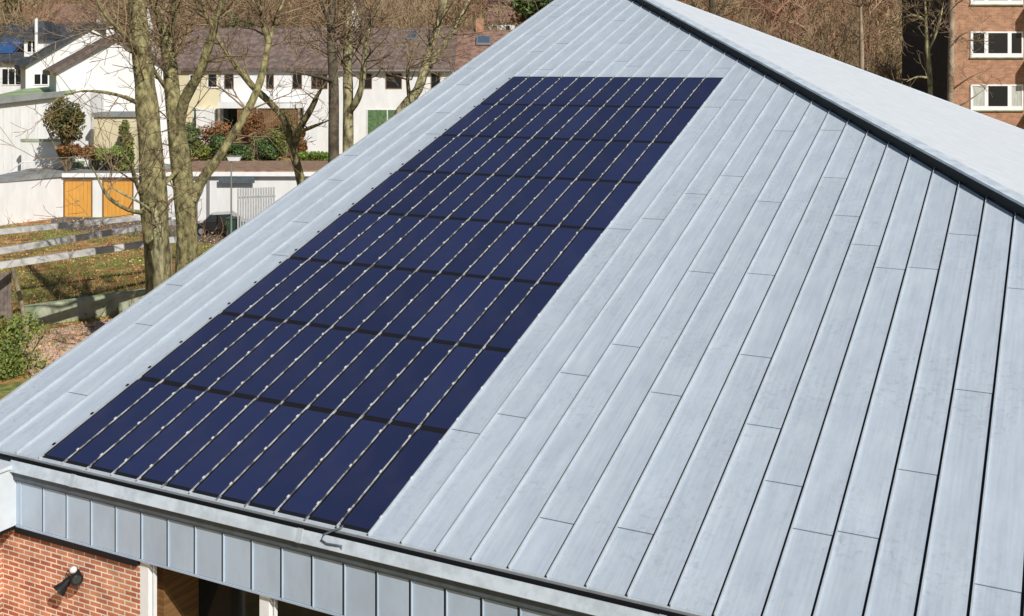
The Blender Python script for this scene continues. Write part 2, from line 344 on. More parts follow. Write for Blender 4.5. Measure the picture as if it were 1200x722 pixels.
# far edge through photo points on that plane
def onpl(px, py):
    d = FW+RT*((px-600)/FPX)-UP*((py-HOR)/FPX); # z = c - k x
    t = (p_a.z-k_*(CAM.x-p_a.x)-CAM.z)/(d.z+k_*d.x); return CAM+d*t
q1 = onpl(900, 41.5); q2 = onpl(1200, 153); dirn = (q2-q1)
q0 = q1-dirn*((q1.x-p_a.x-.3)/dirn.x); q3 = q2+dirn*((p_h.x-q2.x)/dirn.x)
hipd = (p_h-p_a).normalized()
sl2 = MB(); t_ = Vector((0, 0, -.05))
poly = [p_a+Vector((.16, .16, -.06)), p_h+Vector((.16, .16, -.06)), Vector((q3.x, q3.y, pl(q3.x, q3.y).z)), Vector((q0.x, q0.y, pl(q0.x, q0.y).z))]
poly = [pl(p.x, p.y) for p in poly]
sl2.hexa([p+t_*4 for p in poly], poly); sl2.build('rear_slope', M['membrane'], ROOF)
nrmh = Vector((hipd.y, -hipd.x, 0)).normalized()   # towards the front slope
if nrmh.y > 0: nrmh = -nrmh
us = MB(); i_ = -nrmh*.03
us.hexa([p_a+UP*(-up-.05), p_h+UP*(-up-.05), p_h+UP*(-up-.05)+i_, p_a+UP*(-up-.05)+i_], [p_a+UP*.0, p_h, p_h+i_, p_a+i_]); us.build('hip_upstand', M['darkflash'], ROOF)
cp = MB(); j_ = nrmh*.035; k2 = -nrmh*.26
def off(p, v, z): return p+v+UP*z
cp.hexa([off(p_a, j_, -.02), off(p_h, j_, -.02), off(p_h, k2, -.03), off(p_a, k2, -.03)], [off(p_a, j_, .03), off(p_h, j_, .03), off(p_h, k2, .03), off(p_a, k2, .03)])
cp.build('hip_cap', M['gutter'], ROOF)
# verge trim at the far edge
ft = MB(); fo = Vector((-.05, .12, 0)); a_, b_ = poly[3], poly[2]
ft.hexa([a_-UP*.25, b_-UP*.25, b_+fo-UP*.25, a_+fo-UP*.25], [a_+UP*.03, b_+UP*.03, b_+fo+UP*.03, a_+fo+UP*.03]); ft.build('rear_verge_trim', M['membrane'], ROOF)
# walls under both slopes
wl = MB(); GZ = -3.1
def wall(p, q, zp, zq, th=.3, m_=wl, z0=GZ):
    p = Vector(p); q = Vector(q); d = (q-p).normalized(); nn = Vector((-d.y, d.x))*th
    m_.hexa([(p.x, p.y, z0), (q.x, q.y, z0), (q.x+nn.x, q.y+nn.y, z0), (p.x+nn.x, p.y+nn.y, z0)], [(p.x, p.y, zp), (q.x, q.y, zq), (q.x+nn.x, q.y+nn.y, zq), (p.x+nn.x, p.y+nn.y, zp)])
wall((-1.7, 25.2), (-1.7, .4), A.z-.6, -.05)
far = Vector((q3.x, q3.y)); ap = Vector((p_a.x, p_a.y))
wall((far.x-.4, far.y-.5), (ap.x+.5, ap.y-.5), -.3, A.z-.5)
wall((H.x-.4, .6), (far.x-.4, far.y-.6), -.5, -.5)
wl.build('wall', M['brick'], ROOF)
# brick front: left of the porch, under the fascia
BX1 = 2.02
fw = MB().box(-.88, BX1, .03, .33, GZ, -1.16); fw.build('front_wall', M['brick'], ROOF)
MB().box(-.5, BX1, -.045, .33, -1.20, -1.117).build('drip_shade_band', M['black'], ROOF)  # black drip strip that also stands for the fascia's shadow on the brick
# fascia with folded trays
fa = MB(); FX0, FX1 = -.5, UR*W
fb = MB().box(FX0, FX1, -.015, .029, -1.08, -.3)
fb.build('fascia_backing', M['underlay'], ROOF)
fa.box(FX0, -.395, -.021, -.0151, -1.08, -.3, .5)
for i in range(-1, 44):
    xs = -.385+i*.503
    if i >= 0:
        fa.box(xs+.003, xs+.503-.052, -.021, -.0151, -1.08, -.3, random.random())  # tray stops short so dark backing draws the next seam's shadow line
        fa.prism([(xs-.010, -.055), (xs+.006, -.055), (xs+.010, -.0205), (xs-.012, -.0205)], 'x' if False else 'y', 0, .001) if False else fa.box(xs-.007, xs+.007, -.041, -.0152, -1.08, -.40, .75)
fa.box(FX0, FX1, -.034, -.0205, -1.115, -1.081, .2)
fa.build('fascia', M['zinc_f'], ROOF, bevel=.003)
# gutter
gt = MB()
gt.prism([(-.021, -.20), (-.08, -.20), (-.084, -.075), (-.10, -.07), (-.148, -.225), (-.14, -.235), (-.03, -.24), (-.021, -.24)][::-1], 'x', FX0-.02, FX1)
gt.build('gutter', M['gutter'], ROOF)
MB().box(FX0, FX1, -.018, .02, -.3, -.05).build('gutter_back', M['black'], ROOF)
md = MB().prism([(-.021, -.241), (-.085, -.241), (-.085, -.27), (-.075, -.37), (-.05, -.405), (-.021, -.41)], 'x', FX0, FX1); md.build('moulding', M['moulding'], ROOF)  # base colour darkened to carry the shadow below the gutter
for xs in (.78, 4.95, 9.9, 14.8):
    MB().prism([(-.084, -.067), (-.102, -.064), (-.153, -.226), (-.143, -.24), (-.138, -.23), (-.096, -.075)], 'x', xs, xs+.09).build('gutter_joint', M['zincseam'], ROOF)
# porch: posts, timber reveal, soffit, glazing
for xs in (BX1, 4.20, 5.45, 7.6, 9.8, 12.0):
    MB().box(xs+.001, xs+.17, .035, .16, GZ, -1.12).build('post', M['whitep'], ROOF, bevel=.006)
    MB().box(xs+.20, xs+.225, .09, .14, GZ, -1.12).build('frame_rail', M['whitep'], ROOF)
MB().box(BX1+.02, BX1+.16, .34, 1.05, GZ, -1.0).build('timber_reveal', M['reveal'], ROOF)
MB().box(BX1, FX1-.4, .05, 1.2, -1.07, -1.0).build('soffit', M['darkwood'], ROOF)
MB().box(BX1+.16, FX1-.5, 1.05, 1.15, GZ, -1.071).build('porch_glazing', M['glass'], ROOF)
MB().box(BX1+.16, FX1-.5, .2, 1.04, GZ, GZ+.12).build('porch_floor', M['kerb'], ROOF)
# wing on the left, forward of the eave: white clad box with flat roof over brick
wg = MB().box(-7, -.503, -7, .3, -1.09, -.20); wg.build('wing_fascia', M['wingclad'], ROOF)
MB().box(-7.05, -.47, -7.05, -.115, -.199, -.145).build('wing_coping', M['membrane'], ROOF, bevel=.008)
MB().box(-6.98, -.53, -6.98, .029, -1.16, -1.092).build('wing_drip_shade_band', M['black'], ROOF)  # black strip, also painting the shadow below the wing fascia
MB().box(-6.9, -.881, -6.9, .3, GZ, -1.165).build('wing_wall', M['brick'], ROOF)
# ------------------------------------------------------------------ solar panels, 8 rows by 12
ORD = ['first', 'second', 'third', 'fourth', 'fifth', 'sixth', 'seventh', 'eighth', 'ninth', 'tenth', 'eleventh', 'twelfth']
PL = 2.083
def panel_proto(name='solar_panel'):
    t = thing(name, (0, 0, 0), 'x', 'solar panel', 'navy solar laminates laid between the roof seams')
    MB().box(.010, .036, .0521, PL-.0521, .0, .016).build('cable_channel', M['black'], t)
    b = MB().box(.0365, .474, .055, PL-.055, .0, .012); b.build('laminate', M['pv'], t, bevel=.003)
    MB().box(.02, .48, .0, .052, -.002, .010).build('edge_strip', M['black'], t); MB().box(.02, .48, PL-.052, PL, -.002, .010).build('edge_strip', M['black'], t)
    for v in (.27, 1.05, 1.83):
        c = MB(); c.box(.489, .511, v-.024, v+.024, .026, .048)
        c.build('clip', M['clip'], t, bevel=.004)
    c = MB(); 
    c.tube([(.485, .0, .014), (.484, PL*.5, .018), (.485, PL, .014)], .006, 5); c.build('cable', M['black'], t)
    return t
p0 = panel_proto()
for r in range(8):
    for c in range(12):
        l = rf(c, .0+r*PL+.03, .004)
        lab = 'navy solar laminate, %s from the left edge in the %s row above the gutter' % (ORD[c], ORD[r])
        o = p0 if (r == 0 and c == 0) else copy_thing(p0, l)
        o.location = l; o.rotation_euler = RROT; o['label'] = lab
# side clips on the leftmost seam belong to that seam
for r in range(8):
    for v in (.27, 1.05, 1.83):
        MB().box(-.022, .012, r*PL+v, r*PL+v+.05, .042, .056).build('seam_clip', M['black'], roof)
# cable leaving the array over the gutter
cc = MB(); p = [atY(404, 615, .10), atY(399, 619, -.02), atY(391, 621.5, -.06), atY(379, 627, -.10), atY(376.5, 633, -.13), atY(383, 637.5, -.135), atY(393, 639, -.135), atY(400, 640, -.135), atY(400.5, 646, -.12)]
cc.tube(p, .015, 8); tag(cc.build('cable_pipe', M['moulding'], smooth=True), 'dark grey curved cable pipe running from the solar panels over the gutter', 'cable pipe')
# wall lamp
LW = Vector((.76, .03, -1.60))
lamp = thing('wall_lamp', LW, 'black twin spotlight with white sensor dome on the orange brick wall', 'lamp')
MB().lathe([(.075, 0), (.075, .03), (.05, .045)], (0, 0, 0), 16, Vector((0, -1, 0))).build('mounting_plate', M['black'], lamp, smooth=False)
def spot(p, d, s=1):
    o = MB().lathe([(.03*s, 0), (.05*s, .03*s), (.055*s, .1*s), (.085*s, .17*s), (.09*s, .2*s), (.07*s, .195*s)], p, 16, Vector(d)).build('spotlight_head', M['black'], lamp)
    MB().lathe([(.07*s, .19*s), (.05*s, .2*s)], p, 16, Vector(d)).build('lens', M['carglass'], o)
spot((-.02, -.09, -.02), (-.35, -.8, -.75)); spot((.05, -.10, .03), (.9, -.5, .1), .9)
MB().tube([(0, -.03, 0), (.0, -.09, -.01), (.06, -.11, .03)], .016, 8).build('arm', M['black'], lamp)
MB().tube([(-.02, -.05, .02), (-.1, -.06, .05), (-.14, -.05, .0), (-.12, -.03, -.05), (-.05, -.02, -.03)], .007, 6).build('cable', M['black'], lamp)
MB().lathe([(.03, 0), (.045, .015), (.048, .035), (.036, .06), (.015, .07)], (.0, -.05, .055), 14, Vector((.1, -.5, .9))).build('sensor_dome', M['renderg'], lamp, smooth=True)
lamp.scale = (1.15,)*3
# ================================================================== trees
def grow(mb, p, d, L, rad, lev, n=4, spread=.7, droop=.0, upw=.15, kids=4, minr=.006, sides=4):
    pts = [Vector(p)]; d = Vector(d).normalized(); st = L/n
    for i in range(n):
        d = (d+Vector((random.gauss(0, .16), random.gauss(0, .16), random.gauss(0, .12)+upw-droop))).normalized(); pts.append(pts[-1]+d*st)
    rr = [max(minr, rad*(1-.75*i/n)) for i in range(n+1)]
    mb.tube(pts, rr, sides if lev > 0 else 3, cap=False)
    if lev <= 0: return
    for k in range(kids):
        f = random.uniform(.25, 1); i = min(n-1, int(f*n)); q = pts[i].lerp(pts[i+1], f*n-i)
        dd = (pts[i+1]-pts[i]).normalized(); a = dd.orthogonal().normalized(); a.rotate(Matrix.Rotation(random.random()*6.28, 3, dd))
        grow(mb, q, dd+a*spread*random.uniform(.6, 1.5), L*random.uniform(.4, .7), rr[i]*.55, lev-1, n, spread, droop, upw, kids, minr, sides)
def smooth_line(pts, k=3):
    out = []; P_ = [pts[0]]+pts+[pts[-1]]
    for i in range(1, len(P_)-2):
        for j in range(k):
            t = j/k; a, b, c, d = P_[i-1], P_[i], P_[i+1], P_[i+2]
            out.append(.5*((2*b)+(-a+c)*t+(2*a-5*b+4*c-d)*t*t+(-a+3*b-3*c+d)*t*t*t))
    out.append(pts[-1]); return out
def photo_tree(name, label, D, limbs, bark, ntw=26, cat='tree', group=None, tw=M['twig'], twL=2.2, lev=2, dd=0, minr=.0075):
    """limbs: list of polylines [(x,y,width_px,depth offset)], real 3-D polylines at their own distance"""
    b0 = limbs[0][0]; base = at(b0[0], b0[1], D+b0[3]); T = thing(name, base, label, cat, group)
    tr = MB(); cr = MB()
    for li, L in enumerate(limbs):
        pts = smooth_line([at(x, y, D+dp)-base for x, y, w_, dp in L]); k = len(pts)
        ws = [q[2] for q in L]; rr = []
        for i in range(k):
            f = i/(k-1)*(len(ws)-1); a = int(min(f, len(ws)-2)); rr.append((ws[a]+(ws[a+1]-ws[a])*(f-a))*D/FPX/2*random.uniform(.93, 1.07))
        if ws[-1] <= 4: rr = [r_*(1-.75*max(0, i/(k-1)-.55)/.45) for i, r_ in enumerate(rr)]
        tr.tube(pts, rr, 10)
        low = min(q_[1] for q_ in L) > 60
        for q in range(max(2, int(ntw*(.3 if low else 1.15)))):
            f = random.uniform(.3 if li else .55, 1); i = min(k-2, int(f*(k-1))); dr = (pts[i+1]-pts[i]).normalized()
            a = dr.orthogonal().normalized(); a.rotate(Matrix.Rotation(random.random()*6.28, 3, dr))
            grow(cr, pts[i], a+dr*.3+UP*.25, twL*random.uniform(.5, 1.3), min(.03, rr[i]*.4), lev, upw=.06, spread=.9, minr=minr, kids=3)
    tr.build('trunk', bark, T, smooth=True); cr.build('crown', tw, T)
    return T
D = 31
photo_tree('bare_tree', 'thickest bare tree with lichen bark, left of its forked neighbour, in front of the garages', D, [
    [(184, 452, 34, 0), (186, 335, 30, 0), (181, 250, 31, 0), (177, 180, 30, 0), (170, 100, 25, .1), (160, 0, 20, .3), (150, -120, 15, .8), (146, -260, 9, 1)],
    [(172, 240, 8, 0), (160, 215, 5, -.6), (152, 190, 4, -1.3), (138, 172, 3, -1.6)],
    [(163, 60, 8, 0), (146, 42, 5, -1), (118, 10, 4, -1.6), (100, -40, 3, -2)],
    [(160, 120, 6, 0), (140, 112, 4, -.8), (112, 107, 3.4, -1.2), (85, 109, 2.5, -1.5), (50, 125, 2, -1.6)],
    [(172, 250, 6, 0), (150, 246, 4.5, -.9), (128, 232, 4, -1.3), (116, 212, 3.5, -1.4), (104, 186, 2.5, -1.5)],
    [(157, -40, 9, 0), (185, -110, 6, .5), (215, -200, 4, 1)]], M['bark'], 16, twL=2.0)
photo_tree('bare_tree', 'forked bare tree with pale pruned stubs, right beside the thickest trunk', D+1, [
    [(222, 452, 36, 0), (219, 320, 27, 0), (219, 260, 25, 0), (213, 200, 24, 0), (203, 120, 20, 0), (198, 60, 17, .2), (196, 46, 16, .3)],
    [(196, 52, 14, .3), (188, 25, 10, .5), (178, 0, 8, .7), (165, -60, 6, 1), (160, -120, 3, 1)],
    [(197, 50, 12, .3), (203, 20, 9, .2), (208, -10, 8, 0), (220, -80, 5, 0)],
    [(224, 235, 16, 0), (238, 209, 13, .2), (255, 186, 11, .3), (273, 158, 10, .4), (290, 130, 10, .6), (305, 95, 9, .9), (314, 55, 9, 1.2), (324, 20, 7, 1.4), (337, -10, 5, 1.5), (350, -60, 4, 1.6)],
    [(315, 50, 7, 1.2), (306, 20, 6, 1), (306, -20, 4, 1)],
    [(209, 155, 14, 0), (216, 118, 13, -.3), (234, 85, 11, -.7), (246, 50, 10, -.9), (252, 30, 9, -1), (262, -5, 8, -1.2), (270, -60, 5, -1.2)],
    [(213, 195, 8, 0), (203, 205, 5, -.5), (187, 222, 4, -1), (160, 250, 3.2, -1.4), (128, 232, 2.5, -1.6)],
    [(200, 110, 6, 0), (182, 85, 4.5, -.5), (172, 60, 4, -.8), (160, 40, 3, -1)],
    [(252, 35, 5, -1), (240, 15, 4, -1.2), (236, -10, 3, -1.2)]], M['bark'], 15, twL=1.9)
photo_tree('bare_tree', 'slim young tree growing tight in front of the thickest trunk', D-1.5, [
    [(186, 470, 16, 0), (186, 330, 14, 0), (186, 280, 13, 0), (181, 250, 10, 0), (172, 242, 7, -.2)],
    [(183, 255, 7, 0), (200, 235, 4, -.2), (212, 228, 3, -.4)],
    [(181, 250, 6, 0), (165, 238, 3, -.4), (140, 225, 3, -.7), (122, 215, 2, -.8)]], M['barkg'], 5, twL=.9)
photo_tree('bare_tree', 'bare leaning tree with crooked limbs behind the roof edge, before the dark porch', 42, [
    [(362, 290, 14, 0), (353, 215, 11, 0), (344, 180, 11, 0), (340, 160, 10, 0)],
    [(341, 168, 9, 0), (334, 142, 8, 0), (316, 120, 8, 0), (295, 100, 8, .2), (272, 70, 7, .4), (255, 44, 6, .6), (250, 22, 5, .8), (240, -20, 3, 1)],
    [(343, 175, 9, 0), (352, 150, 8, -.3), (366, 125, 7, -.6), (376, 105, 5, -.8), (395, 85, 3, -1)],
    [(350, 155, 5, 0), (368, 148, 4, -.8), (388, 140, 3, -1)]], M['bark'], 10, twL=1.6)
photo_tree('bare_tree', 'dark straight trunk, left of the close pair rising over the verge', 36, [
    [(393, 330, 15, 0), (391, 190, 13, 0), (391, 100, 12, 0), (388, 50, 10, .2), (389, 0, 9, .3), (385, -100, 6, .4)],
    [(390, 95, 6, 0), (372, 90, 4, -1), (350, 85, 3, -1.6), (330, 84, 2, -2)],
    [(388, 30, 6, .2), (375, 0, 4, 0), (360, -50, 3, 0)]], M['barkd'], 18, twL=2.0)
photo_tree('bare_tree', 'pale lichened trunk, right of the close pair rising over the verge', 37, [
    [(410, 330, 16, 0), (408, 190, 14, 0), (408, 120, 13, 0), (407, 60, 10, 0), (407, 0, 8, 0), (404, -100, 5, 0)],
    [(408, 132, 10, 0), (418, 118, 8, -.4), (425, 95, 7, -.6), (428, 60, 6, -.8), (437, 20, 5, -.8), (450, -5, 4, -.9), (462, -50, 3, -1)],
    [(408, 70, 6, 0), (420, 52, 4, .6), (415, 40, 3, .8)]], M['barkg'], 18, twL=2.0)
photo_tree('bare_tree', 'pale V-shaped tree leaning right out from behind the roof verge', 38, [
    [(430, 300, 15, 0), (450, 180, 13, 0), (470, 130, 12, 0), (490, 105, 11, 0), (500, 70, 10, 0), (512, 35, 9, 0), (520, 0, 8, 0), (530, -80, 5, 0)],
    [(503, 78, 8, 0), (518, 55, 7, .5), (533, 32, 6, .8), (552, -5, 5, 1), (575, -70, 3, 1.4)],
    [(480, 118, 5, 0), (478, 80, 4, -.8), (492, 50, 3, -1.2)]], M['barkg'], 14, twL=1.8)
photo_tree('bare_tree', 'slender dark trunk beyond the pale rear roof edge, nearest the hip apex', 60, [
    [(840, 130, 9, 0), (837, 60, 8, 0), (835, 15, 8, 0), (833, -40, 6, 0)], [(836, 25, 5, 0), (850, 5, 4, .5), (862, -20, 3, 1)], [(836, 40, 4, 0), (815, 10, 3, 0), (800, -30, 2, 0)]], M['barkd'], 16, twL=2.6)
photo_tree('bare_tree', 'single straight pale pole-like trunk in the middle of the brown scrub', 62, [
    [(1011, 160, 6, 0), (1010, 80, 5.5, 0), (1009, 30, 5, 0), (1007, -30, 4, 0)]], M['barkp'], 16, twL=2.0)
photo_tree('bare_tree', 'thin twisted tree in front of the dark side wall of the flats', 50, [
    [(1092, 180, 7, 0), (1090, 100, 6, 0), (1087, 60, 5.5, 0), (1085, 20, 5, 0), (1082, -30, 4, 0)],
    [(1087, 25, 4, 0), (1070, 18, 3, .3), (1055, 22, 2, .6)], [(1090, 92, 3, 0), (1075, 90, 2, -.3), (1062, 96, 1.5, -.5)], [(1088, 60, 3, 0), (1100, 30, 3, 0), (1106, 0, 2, 0)]], M['barkg'], 12, twL=1.6)
photo_tree('bare_tree', 'tall reddish trunk standing at the corner of the brick flats', 49, [
    [(1112, 190, 9, 0), (1114, 110, 8, 0), (1115, 50, 7.5, 0), (1115, -10, 7, 0), (1112, -80, 5, 0)],
    [(1115, 106, 2.5, 0), (1130, 95, 1.6, -.5), (1146, 86, 1, -.8), (1160, 80, .8, -1)], [(1118, 52, 3, 0), (1125, 42, 2, -.3), (1140, 35, 1.5, -.6)], [(1113, 130, 2.4, 0), (1135, 118, 1.6, -.6), (1160, 100, 1, -.8)]], M['barkp'], 7, twL=1.2)
# generic bare trees between the houses and on the slope foot, each its own thing
protos = []
for k in range(4):
    T = MB(); Cn = MB(); h = 9; pts = [Vector((0, 0, -.3))]
    for i in range(6): pts.append(pts[-1]+Vector((random.gauss(0, .22), random.gauss(0, .22), h/6)))
    rr = [.2*(1-.13*i) for i in range(7)]; T.tube(pts, rr, 7)
    for q in range(16):
        i = random.randint(2, 5); f = random.random(); dr = Vector((random.gauss(0, 1), random.gauss(0, 1), .5))
        grow(Cn, pts[i].lerp(pts[i+1], f), dr, random.uniform(1.8, 3.6), .06, 2, kids=5, minr=.016, upw=.12)
    protos.append((T.build('trunk', M['barkd'], None, smooth=True), Cn.build('crown', M['twig'], None)))
spots = [(60, 96, 1.1, 'behind the turret house'), (20, 98, 1.15, 'behind the far left slate roof'), (105, 92, 1.0, 'behind the white gable peak'), (235, 94, 1.0, 'above the cream house roof'),
         (290, 97, 1.2, 'above the left part of the terrace ridge'), (340, 93, .95, 'above the middle of the terrace ridge'), (375, 99, 1.1, 'left of the dark straight trunk, above the ridge'), (440, 96, 1.0, 'above the roof window of the terrace'), (480, 100, 1.1, 'beside the pale leaning tree, above the ridge'),
         (560, 102, 1.0, 'behind the right end of the terrace roof'), (600, 104, 1.15, 'beside the dark evergreen at the top'), (790, 100, 1.0, 'nearest the apex beyond the rear slope'), (870, 96, 1.1, 'right of the slender dark trunk'), (915, 90, 1.0, 'halfway along the scrub'),
         (950, 85, .95, 'left of the pole-like trunk'), (985, 82, 1.0, 'close left of the pole-like trunk'), (1035, 78, .95, 'right of the pole-like trunk'), (1060, 72, .9, 'at the dark side wall of the flats')]
for i, (x, d, s_, lb) in enumerate(spots):
    tr_, cr_ = protos[i % 4]
    T = thing('bare_tree', loc(rx(x, d), d, G(rx(x, d), d)), 'small leafless tree '+lb, 'tree', 'leafless trees at the foot of the hill', rz=random.random()*6)
    T.scale = (s_, s_, s_*random.uniform(.85, 1.1))
    for a in (tr_, cr_):
        c = a if i < 4 else a.copy()
        if i >= 4: sc.collection.objects.link(c)
        c.parent = T
# wooded hillside as one mass: merged bare trees
def np_tree(seed, h=10):
    random.seed(seed); t = MB(); pts = [Vector((0, 0, 0))]
    for i in range(5): pts.append(pts[-1]+Vector((random.gauss(0, .3), random.gauss(0, .3), h/5)))
    t.tube(pts, [.22, .19, .16, .12, .08, .05], 4, cap=False)
    for q in range(17):
        i = random.randint(1, 4); dr = Vector((random.gauss(0, 1), random.gauss(0, 1), .6))
        grow(t, pts[i].lerp(pts[i+1], random.random()), dr, random.uniform(2.2, 4), .07, 2, n=2, kids=5, minr=.028, upw=.12, sides=3)
    return np.array(t.v), t.f
tmpl = [np_tree(50+k) for k in range(5)]; random.seed(5)
V = []; F_ = []; nb = 0
def ht(d): return random.uniform(.75, 1.15)
cnt = 0
for d in np.arange(104, 262, 7.0):
    half = d*.60
    r = -half
    while r < half*.95:
        r += random.uniform(4.5, 8.5)
        dd = d+random.uniform(-3, 3)
        px_ = 600+r/dd*FPX
        if any(a_-8 < px_ < b_+8 and dd < D_+9 for a_, b_, D_ in ((45, 112, 145), (405, 436, 118), (565, 605, 122), (160, 190, 108), (972, 1000, 118))): continue
        tv, tf = random.choice(tmpl); a = random.random()*6.28; s_ = ht(d); ca, sa = math.cos(a), math.sin(a)
        o = loc(r, dd, G(r, dd)-.2); Rm = np.array([[ca, -sa, 0], [sa, ca, 0], [0, 0, 1]])*s_
        V.append(tv@Rm.T+np.array(o)); F_ += [tuple(i+nb for i in f) for f in tf]; nb += len(tv); cnt += 1
Vv = np.concatenate(V); me = bpy.data.meshes.new('hill_woodland'); me.from_pydata(Vv.tolist(), [], F_); me.materials.append(M['twigred'])
o = bpy.data.objects.new('hill_woodland', me); sc.collection.objects.link(o)
tag(o, 'dense leafless reddish brown woodland covering the hillside behind the houses', 'woodland', kind='stuff')
print('hill trees', cnt, 'verts', len(Vv))
# brown undergrowth on the slope
ug = MB()
for i in range(2600):
    d = random.uniform(74, 235); 
    r = random.uniform(-.56, .42)*d
    if d < 98 and r < rx(640, d): continue
    if 55 < d < 84 and r > rx(1050, d): continue
    hh = random.uniform(.8, 3.4); c = loc(r, d, G(r, d)); t = random.random()
    for k in range(12): ug.leaf(c+Vector((random.gauss(0, 1.3), random.gauss(0, 1.3), random.uniform(0, hh))), random.uniform(.2, .5), min(1, max(0, t+random.uniform(-.3, .3))))
tag(ug.build('undergrowth', M['dryleaf']), 'dry brown scrub and fallen leaves under the hillside trees', 'undergrowth', kind='stuff')
# twiggy scrub close behind the rear slope, reads as one thicket
tk = MB()
for i in range(260):
    x = random.uniform(760, 1075); d = random.uniform(62, 80); r = rx(x, d); b = loc(r, d, G(r, d)-.1)
    for k in range(3): grow(tk, b+Vector((random.gauss(0, .3), random.gauss(0, .3), 0)), Vector((random.gauss(0, .25), random.gauss(0, .25), 1)), random.uniform(2.2, 4.6)*(1+.25*(x > 980)), .03, 2, n=3, kids=4, minr=.012, sides=3)
tag(tk.build('scrub_thicket', M['twig']), 'tangled leafless thicket between the rear roof edge and the hill', 'thicket', kind='stuff')
# ------------------------------------------------------------------ shrubs with leaves
def leafy(name, label, cat, c, rad, nl, sz, m_, stem=None, stemr=.1, lumps=9, group=None, shape='ball', barkm=None):
    c = Vector(c); base = Vector((c.x, c.y, c.z-rad.z if stem is None else stem))
    T = thing(name, base, label, cat, group); f = MB()
    for k in range(lumps):
        dv = Vector((random.gauss(0, 1), random.gauss(0, 1), random.gauss(0, 1))).normalized()*random.uniform(.35, .75)
        if shape == 'cone': zz = random.uniform(-.9, .8); s0 = (1-zz)/2; dv = Vector((dv.x*s0, dv.y*s0, zz))
        cc_ = Vector((dv.x*rad.x, dv.y*rad.y, dv.z*rad.z)); lr = random.uniform(.3, .48)*(.5+.5*((1-dv.z)/2) if shape == 'cone' else 1); tt = random.uniform(.15, .85)
        for q in range(nl//lumps):
            v = Vector((random.gauss(0, 1), random.gauss(0, 1), random.gauss(0, 1))).normalized()*random.uniform(.55, 1.1)*lr
            f.leaf((c-base)+cc_+Vector((v.x*rad.x, v.y*rad.y, v.z*rad.z*.9)), sz*random.uniform(.6, 1.3), min(1, max(0, tt+random.uniform(-.25, .25))))
    f.build('crown', m_, T)
    st = MB(); top = c-base; st.tube([Vector((0, 0, -.1)), Vector((.04, 0, top.z*.5)), top], [stemr, stemr*.8, stemr*.4], 7)
    for k in range(7): st.tube([top*random.uniform(.4, .8), top+Vector((random.gauss(0, .5)*rad.x, random.gauss(0, .5)*rad.y, random.uniform(0, .6)*rad.z))], [stemr*.4, .01], 5)
    st.build('trunk', barkm or M['barkd'], T, smooth=True)
    return T
Dg = 36
leafy('shrub', 'dense green shrub at the lower left beside the pink brick paving', 'shrub', at(12, 424, 32.3), Vector((1.55, 1.3, 1.4)), 9000, .055, M['lbush'], lumps=16)
leafy('shrub', 'brownish low shrub left of the green one by the leaning post', 'shrub', at(-6, 395, 35.5), Vector((.9, .9, .6)), 1800, .05, M['lora'], lumps=10)
leafy('round_tree', 'round clipped dark bush tree in front of the white annex', 'tree', at(79, 142, 66.8), Vector((1.5, 1.45, 1.45)), 5200, .10, M['ldark'], stem=-2.6, stemr=.3, lumps=26, barkm=M['twig'])
leafy('cypress', 'narrow yellow green cypress next to the thickest trunk', 'cypress', at(146, 172, 67.2), Vector((1.0, 1.0, 1.75)), 4200, .09, M['lyel'], stem=-2.7, lumps=14, shape='cone')
leafy('evergreen', 'dark evergreen peeking over the roof verge at the top', 'tree', at(628, -5, 64), Vector((2.0, 2.0, 2.6)), 4200, .14, M['lg'], stem=-2.5, stemr=.2, lumps=14)
leafy('evergreen', 'olive conifer behind the far left slate roofs', 'tree', at(14, 22, 104), Vector((2.3, 2.3, 3.2)), 3600, .2, M['lconi'], stem=0, stemr=.2, lumps=18, shape='cone')
leafy('evergreen', 'round dark green tree above the cream house ridge', 'tree', at(272, 32, 100), Vector((2.4, 2.2, 1.6)), 2200, .18, M['lg'], stem=0, stemr=.2, lumps=12)
gs = [(222, 160, 76.2, .9, .9, 'lg', 'dark green shrub left of the glazed door'), (250, 158, 77, 1.3, 1.0, 'lora', 'rusty shrub below the cream house'), (262, 172, 75.5, 1.2, .8, 'lg', 'green shrub right behind the street lamp'),
      (300, 152, 77.5, .9, 1.3, 'lora', 'bright orange shrub at the dark porch'), (312, 172, 75.6, .9, 1.0, 'lg', 'bluish green shrub in the middle of the garden bed'), (325, 168, 75.6, .8, 1.0, 'lyel', 'yellow green shrub right in the garden bed'),
      (352, 168, 76, .5, 1.1, 'lora', 'thin rusty shrub at the end of the dark porch'), (366, 186, 75, 1.3, .35, 'lyel', 'low yellow green hedge by the white garden wall'), (285, 175, 75.5, .8, .7, 'lg', 'small dark shrub between the orange ones'),
      (335, 150, 77, .8, 1.1, 'ldark', 'dark brown shrub under the terrace balcony'), (233, 178, 75, .8, .6, 'lyel', 'low olive shrub left of the street lamp'),
      (108, 180, 67.6, 1.0, .5, 'lora', 'pinkish brown bush between round tree and cypress'), (122, 182, 67, .9, .4, 'lyel', 'low bright green bush left of the cypress'), (48, 176, 73, .7, .5, 'lora', 'dry brown bush on the terrace by the steps'), (12, 193, 72, 1.6, .3, 'lyel', 'low yellow hedge at the far left behind the garage roof'),
      (80, 177, 66.6, .8, .5, 'lora', 'dry tuft at the foot of the round tree'), (375, 184, 74.6, 1.6, .35, 'lawnl', 'bright green low hedge by the white wall near the verge'), (132, 180, 66.6, .9, .45, 'lawnl', 'bright green low bush at the foot of the cypress'), (620, 22, 66, 1.5, 1.2, 'lora', 'rusty bush under the evergreen at the verge')]
